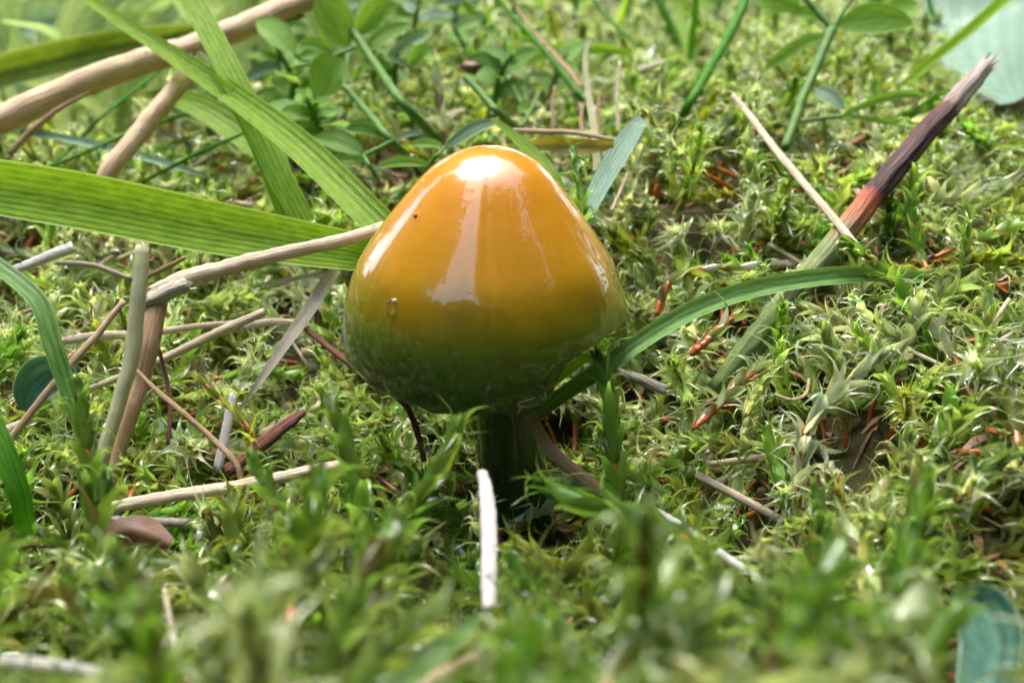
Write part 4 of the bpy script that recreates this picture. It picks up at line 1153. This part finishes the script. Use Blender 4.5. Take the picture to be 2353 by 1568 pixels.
def red_shoot(pts, sc, label):
    r = np.random.default_rng(int(abs(pts[0][0] * 100)))
    axis = spline(pts, 26)
    o = empty('moss_shoot', axis[np.argmin(axis[:, 2])], label, 'moss')
    bead = 0.17 * sc * (1 + 0.16 * np.sin(np.arange(26) * 2.1)) * np.interp(np.linspace(0, 1, 26), [0, .1, .85, 1], [.5, 1, .9, .3])
    V, F, U = tube(axis, bead, 9, rough=0.14, seed=4)
    obj('stem', V, F, M_MSTEM, o, uv=U)
    base = np.array(o.location) / MM
    for p, R, f in shoot_leaves(axis, r, 0.5, 0.7, 0.02):
        lf = bpy.data.objects.new('leaf', leaf_mesh(int(r.integers(len(LV_HI))), int(r.choice([3, 5, 6]))))
        COL.objects.link(lf); lf.parent = o
        q = (p - base) * MM
        lf.matrix_basis = Matrix(((R[0, 0], R[0, 1], R[0, 2], q[0]), (R[1, 0], R[1, 1], R[1, 2], q[1]), (R[2, 0], R[2, 1], R[2, 2], q[2]), (0, 0, 0, 1)))

GROUP_LABEL = 'single moss shoot with pointed curling leaves in the moss carpet'
n_ind = 0; n_single = 0
rest = []
for c in CANDS:
    d, axis, sc, base, lod, px, py = c
    vis = -40 < px < 2390 and -20 < py < 1620
    if vis and d < 70 and n_ind < 230 and (int(px * 7 + py * 3) % 3 != 0):
        nb_ = base / base.sum(); pal = int(np.argmin(((PAL / PAL.sum(1, keepdims=True) - nb_) ** 2).sum(1)))
        rr = np.random.default_rng(int(abs(px * 31 + py)))
        tilt = math.degrees(math.acos(max(-1, min(1, nrm(axis[-1] - axis[0])[2]))))
        post = 'upright' if tilt < 30 else 'leaning' if tilt < 62 else 'sprawling'
        hue = {0: 'green', 2: 'green', 4: 'deep green', 1: 'yellow-green', 6: 'yellow-green', 8: 'olive'}.get(pal, 'pale')
        x_, y_ = axis[0][0], axis[0][1]
        where = ('in the foreground moss before the mushroom' if y_ < -9 else 'on the mossy bank around the thick banded stem' if x_ > 7 else
                 'among the dry straws beside the mushroom' if x_ < -7 else 'close around the foot of the mushroom')
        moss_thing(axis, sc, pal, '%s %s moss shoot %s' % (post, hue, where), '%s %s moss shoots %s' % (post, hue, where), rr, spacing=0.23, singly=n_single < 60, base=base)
        n_ind += 1; n_single += 1
    else:
        rest.append(c)

Vs, Fs, Cs, k = [], [], [], 0
SV, SF, SK = [], [], 0
r = np.random.default_rng(5)
for d, axis, sc, base, lod, px, py in rest:
    lv, sp, skip = {'hi': (LV_HI, 0.23, 0.15), 'mid': (LV_MID, 0.30, 0.15), 'lo': (LV_LO, 0.95, 0.45), 'out': (LV_LO, 0.5, 0.3)}[lod]
    if lod in ('hi', 'mid') and r.random() < 0.2: skip += 0.2
    a, b, c, n = shoot_mesh(axis, r, lv, sp, sc, base, skip)
    Vs += a; Fs += [f + k for f in b]; Cs += c
    k += n
    # note: shoot_mesh numbers its leaves from zero
    if lod not in ('lo', 'out'):
        V, F, U = stem_mesh(axis[::3], 0.21 * sc)
        q = np.array([f for f in F if len(f) == 4])
        SV.append(V); SF.append(q + SK); SK += len(V)
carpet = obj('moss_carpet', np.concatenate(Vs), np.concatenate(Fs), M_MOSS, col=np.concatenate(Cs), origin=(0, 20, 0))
tag(carpet, 'carpet of curly yellow-green moss covering the ground', 'moss', kind='stuff')
st = obj('stems', np.concatenate(SV), np.concatenate(SF), M_MSTEM, carpet); st['kind'] = 'stuff'

# --- bare red moss stems
for pts, sc, lab in (([(1585, 815, 58.5), (1620, 785, 58.5), (1655, 752, 58.8), (1692, 722, 59.2)], 1.5, 'bare orange-red moss stem beaded with leaf bases under the arching blade'),
                 ([(1508, 725, 63), (1522, 680, 63.5), (1545, 640, 64.2), (1600, 622, 64.8), (1740, 612, 66)], 1.1, 'red-brown moss stem bending behind the arching blade'),
                 ([(1590, 985, 55.5), (1650, 930, 56), (1700, 875, 56.6), (1740, 850, 57)], 1.2, 'rusty moss stem in the dark hollow of the right bank'),
                 ([(1250, 1520, 43), (1330, 1480, 43.4), (1440, 1435, 44)], 1.4, 'blurred pinkish-red moss stem in the foreground'),
                 ([(1640, 330, 84), (1610, 380, 82), (1580, 420, 80)], 1.1, 'short red moss stem below the rush leaf')):
    red_shoot([P(*q) for q in pts], sc, lab)

# --- rust-red buds among the moss tips
for i, (x, y) in enumerate(((1688, 165), (1745, 182), (1622, 290), (1757, 316), (1510, 440), (1562, 378), (2152, 230), (1742, 122), (2290, 862), (2112, 1012), (1800, 1118), (1672, 930), (1480, 560), (2060, 700))):
    dd = ground_d(x, y) - 0.6
    V, F = ball(P(x, y, dd), 0.36, 8, 7, (0.7, 0.7, 1.5))
    V = V + np.random.default_rng(i).normal(size=V.shape) * 0.04
    tag(obj('moss_bud', V, F, M_MSTEM), 'tiny rust-red bud poking out between the moss tips', 'moss bud', 'rusty moss buds')

# --- litter scraps and small red-brown fragments on the soil
def litter():
    Vs, Fs, k = [], [], 0
    r = np.random.default_rng(21)
    X = r.uniform(-40, 40, 900); Y = r.uniform(-32, 40, 900)
    for x, y in zip(X, Y):
        z = float(soil_h(x, y)) + r.random() * 1.2
        a = r.random() * 6.28; L = 0.3 + r.random() * 1.0; w = 0.08 + r.random() * 0.22
        dx = np.array([math.cos(a), math.sin(a), r.normal() * 0.35]); dy = np.array([-math.sin(a), math.cos(a), r.normal() * 0.3]); up = np.array([0, 0, 0.18])
        c = np.array([x, y, z])
        q = np.array([c - dx * L - dy * w, c - dx * L + dy * w, c + up - dy * w * 1.3, c + up + dy * w * 1.3, c + dx * L - dy * w * .4, c + dx * L + dy * w * .4])
        Vs.append(q); Fs += [[k, k + 1, k + 3, k + 2], [k + 2, k + 3, k + 5, k + 4]]; k += 6
    o = obj('leaf_litter', np.concatenate(Vs), np.array(Fs), M_DEADB, origin=(0, 0, 0))
    tag(o, 'scraps of brown dead leaf lying on the soil between the moss', 'leaf litter', kind='stuff')
litter()

def straw_bits():
    r = np.random.default_rng(77); parts = []
    for i in range(150):
        x = r.uniform(-34, 34); y = r.uniform(-22, 60); z = float(moss_h(x, y)) - 0.6 + r.random() * 1.2
        if math.hypot(x, y + 2) < 7: z = float(soil_h(x, y)) + 1.0
        a = r.random() * 6.28; L = 1.0 + 3.0 * r.random() ** 2
        dv = np.array([math.cos(a), math.sin(a), r.normal() * 0.35]) * L
        mid = np.array([x, y, z]) + r.normal(size=3) * 0.15 * L * 0.4
        ax = spline([np.array([x, y, z]) - dv, mid, np.array([x, y, z]) + dv], 6)
        w = 0.10 + 0.22 * r.random()
        if protected(ax, 0.3): continue
        parts.append(tube(ax, w, 6, 0.5, 1.5, 1.5, rough=0.1, seed=i, hollow=False))
    V, F, U = merge(parts)
    o = obj('straw_litter', V, F, M_STRAWP, uv=U, origin=(0, 0, 0))
    tag(o, 'small scraps of pale straw scattered in the moss', 'straw litter', kind='stuff')
straw_bits()

# --- beads of water caught in the moss
def beads():
    r = np.random.default_rng(33)
    bv, bf = ball((0, 0, 0), 1.0, 8, 6)
    Vs, Fs, k = [], [], 0
    n = 0
    for c in CANDS:
        if c[0] > 95 or n > 1600: continue
        for q in range(int(r.integers(0, 3))):
            i = int(r.integers(6, len(c[1])))
            p = c[1][i] + r.normal(size=3) * 0.5
            Vs.append(bv * (0.09 + 0.16 * r.random() ** 2) + p); Fs += [[a + k for a in f] for f in bf]; k += len(bv); n += 1
    o = obj('dew', np.concatenate(Vs), np.array(Fs), M_WATER, origin=(0, 0, 0))
    tag(o, 'tiny beads of water caught among the moss leaves', 'dew', kind='stuff')
beads()

# --- lawn grass behind the moss
def lawn():
    r = np.random.default_rng(44)
    Vs, Fs, Us, k = [], [], [], 0
    for i in range(2200):
        y = 62 + 750 * r.random() ** 1.6
        x = r.uniform(-1, 1) * (60 + y * 0.62)
        if x > -14 and y < 260 and r.random() < 0.8: continue
        if x > -14 and y < 120: continue
        z = float(soil_h(x, y)) if math.hypot(x, y) < 480 else 8.0
        H = 14 + 34 * r.random(); a = r.random() * 6.28; lean = 0.3 + r.random() * 1.0
        n = 7; t = np.linspace(0, 1, n)
        path = np.stack([x + math.cos(a) * H * lean * t ** 2, y + math.sin(a) * H * lean * t ** 2, z + H * (t - 0.35 * lean * t ** 2.5)], 1)
        px, py, d = project(path)
        if d.min() < 112: continue
        w = (1.2 + 2.2 * r.random()) * np.clip(1 - t ** 3, 0.03, 1)
        V, F, U = ribbon(path, w, np.array([math.sin(a), -math.cos(a), 0.5]), 0.15, 3, r.normal() * 0.5)
        Vs.append(V); Us.append(U); Fs += [[q + k for q in f] for f in F]; k += len(V)
    o = obj('lawn_grass', np.concatenate(Vs), np.array(Fs), M_LAWN, uv=np.concatenate(Us), origin=(0, 200, 0))
    tag(o, 'soft green lawn grass beyond the moss', 'grass', kind='stuff')
lawn()

# ------------------------------------------------------------------ unseen trees added round the lawn (they shade the cap's front and are mirrored in its slime)
def tree(x, y, h, rx, rz, cz, seed, label, nleaf=9000, lsize=1.0):
    r = np.random.default_rng(seed)
    root = empty('added_tree', (x, y, 0), label, 'tree', None)
    trunk = spline([(x, y, -60), (x + 60, y + 30, h * 0.3), (x - 40, y, h * 0.6), (x, y, h * 0.92)], 16)
    V, F, U = tube(trunk, np.linspace(170, 50, 16), 12, rough=0.08, seed=seed)
    parts = [(V, F, U)]
    for k in range(7):
        a = r.random() * 6.28; s = h * (0.4 + 0.07 * k)
        b = np.array([x + math.cos(a) * rx * 0.8, y + math.sin(a) * rx * 0.8, min(cz + rz * 0.5, s + rx * 0.5)])
        parts.append(tube(spline([(x, y, s), ((x + b[0]) / 2, (y + b[1]) / 2, (s + b[2]) / 2 + 100), b], 8), np.linspace(70, 15, 8), 7, rough=0.06, seed=seed + k))
    V, F, U = merge(parts)
    obj('added_trunk', V, F, M_BARK, root, uv=U)
    cl = nrm(r.normal(size=(60, 3))) * (r.random((60, 1)) ** 0.4) * 0.82
    ci = r.integers(0, 60, nleaf)
    pts = cl[ci] + r.normal(size=(nleaf, 3)) * 0.17
    pts = pts[np.linalg.norm(pts, axis=1) < 1.12]
    c = pts * np.array([rx, rx, rz]) + np.array([x, y, cz])
    n = len(c)
    a = nrm(r.normal(size=(n, 3))); b = nrm(np.cross(a, r.normal(size=(n, 3))))
    s = (70 + 60 * r.random((n, 1))) * lsize
    V = np.stack([c - a * s, c - b * s * 0.5, c + a * s, c + b * s * 0.5], 1).reshape(-1, 3)
    o = obj('added_crown', V, np.arange(n * 4).reshape(n, 4), M_CROWN, root, smooth=False)
tree(1200, -2500, 6600, 2500, 3100, 3050, 1, 'broad dark-leaved tree added out of view to shade the cap', 22000)
tree(-2790, -90, 5000, 1760, 2500, 2500, 2, 'smaller round-crowned tree added out of view, leaving a sky gap beside the broad one', 13000)
tree(3860, 1030, 5400, 2250, 2400, 2300, 3, 'tree with a low crown added out of view to narrow the side reflection on the cap', 12000)

for k, (x, y, h) in enumerate(((-5200, 8200, 12500), (-1300, 9300, 13500), (2600, 9000, 12800), (6200, 7600, 11500))):  # unseen far row, added to darken the sky mirrored at the cap's apex
    tree(x, y, h, 2900, h * 0.44, h * 0.5, 20 + k, ('tall tree with a crooked trunk added unseen on the far edge of the lawn', 'tallest of the unseen trees added on the far edge of the lawn', 'tall broad tree added unseen beside the tallest one', 'tall lower-crowned tree added unseen at the end of the far row')[k], 9000, 2.3)

def hedge_blocker():
    """leafy screen added out of view to keep low sky off the cap"""
    r = np.random.default_rng(9)
    root = empty('hedge_blocker', (0, -3400, 0), 'dense dark leafy screen added out of view to block low sky beneath the trees', 'hedge_blocker')
    n = 32000
    az = np.radians(r.uniform(-120, 112, n)); rad = 3000 + 700 * r.random(n); z = 1950 * r.random(n) ** 0.8 + 90 * np.sin(az * 23)
    c = np.stack([rad * np.sin(az), -rad * np.cos(az), z], 1)
    a = nrm(r.normal(size=(n, 3))); b = nrm(np.cross(a, r.normal(size=(n, 3)))); s_ = 75 + 60 * r.random((n, 1))
    V = np.stack([c - a * s_, c - b * s_ * 0.5, c + a * s_, c + b * s_ * 0.5], 1).reshape(-1, 3)
    obj('blocker_foliage', V, np.arange(n * 4).reshape(n, 4), M_CROWN, root, smooth=False)
    parts = []
    for q in np.radians(np.arange(-118, 112, 7.0)):
        parts.append(tube(spline([(3350 * math.sin(q), -3350 * math.cos(q), -60), (3330 * math.sin(q), -3330 * math.cos(q), 600), (3370 * math.sin(q + .02), -3370 * math.cos(q + .02), 1250)], 6), np.linspace(28, 9, 6), 6, seed=2))
    V, F, U = merge(parts)
    obj('stems', V, F, M_BARK, root, uv=U)['kind'] = 'stuff'
hedge_blocker()
tris = sum(len(o.data.loops) - 2 * len(o.data.polygons) for o in bpy.data.objects if o.type == 'MESH')
print('triangles', tris)
print('individual shoots', n_ind, 'carpet shoots', len(rest))
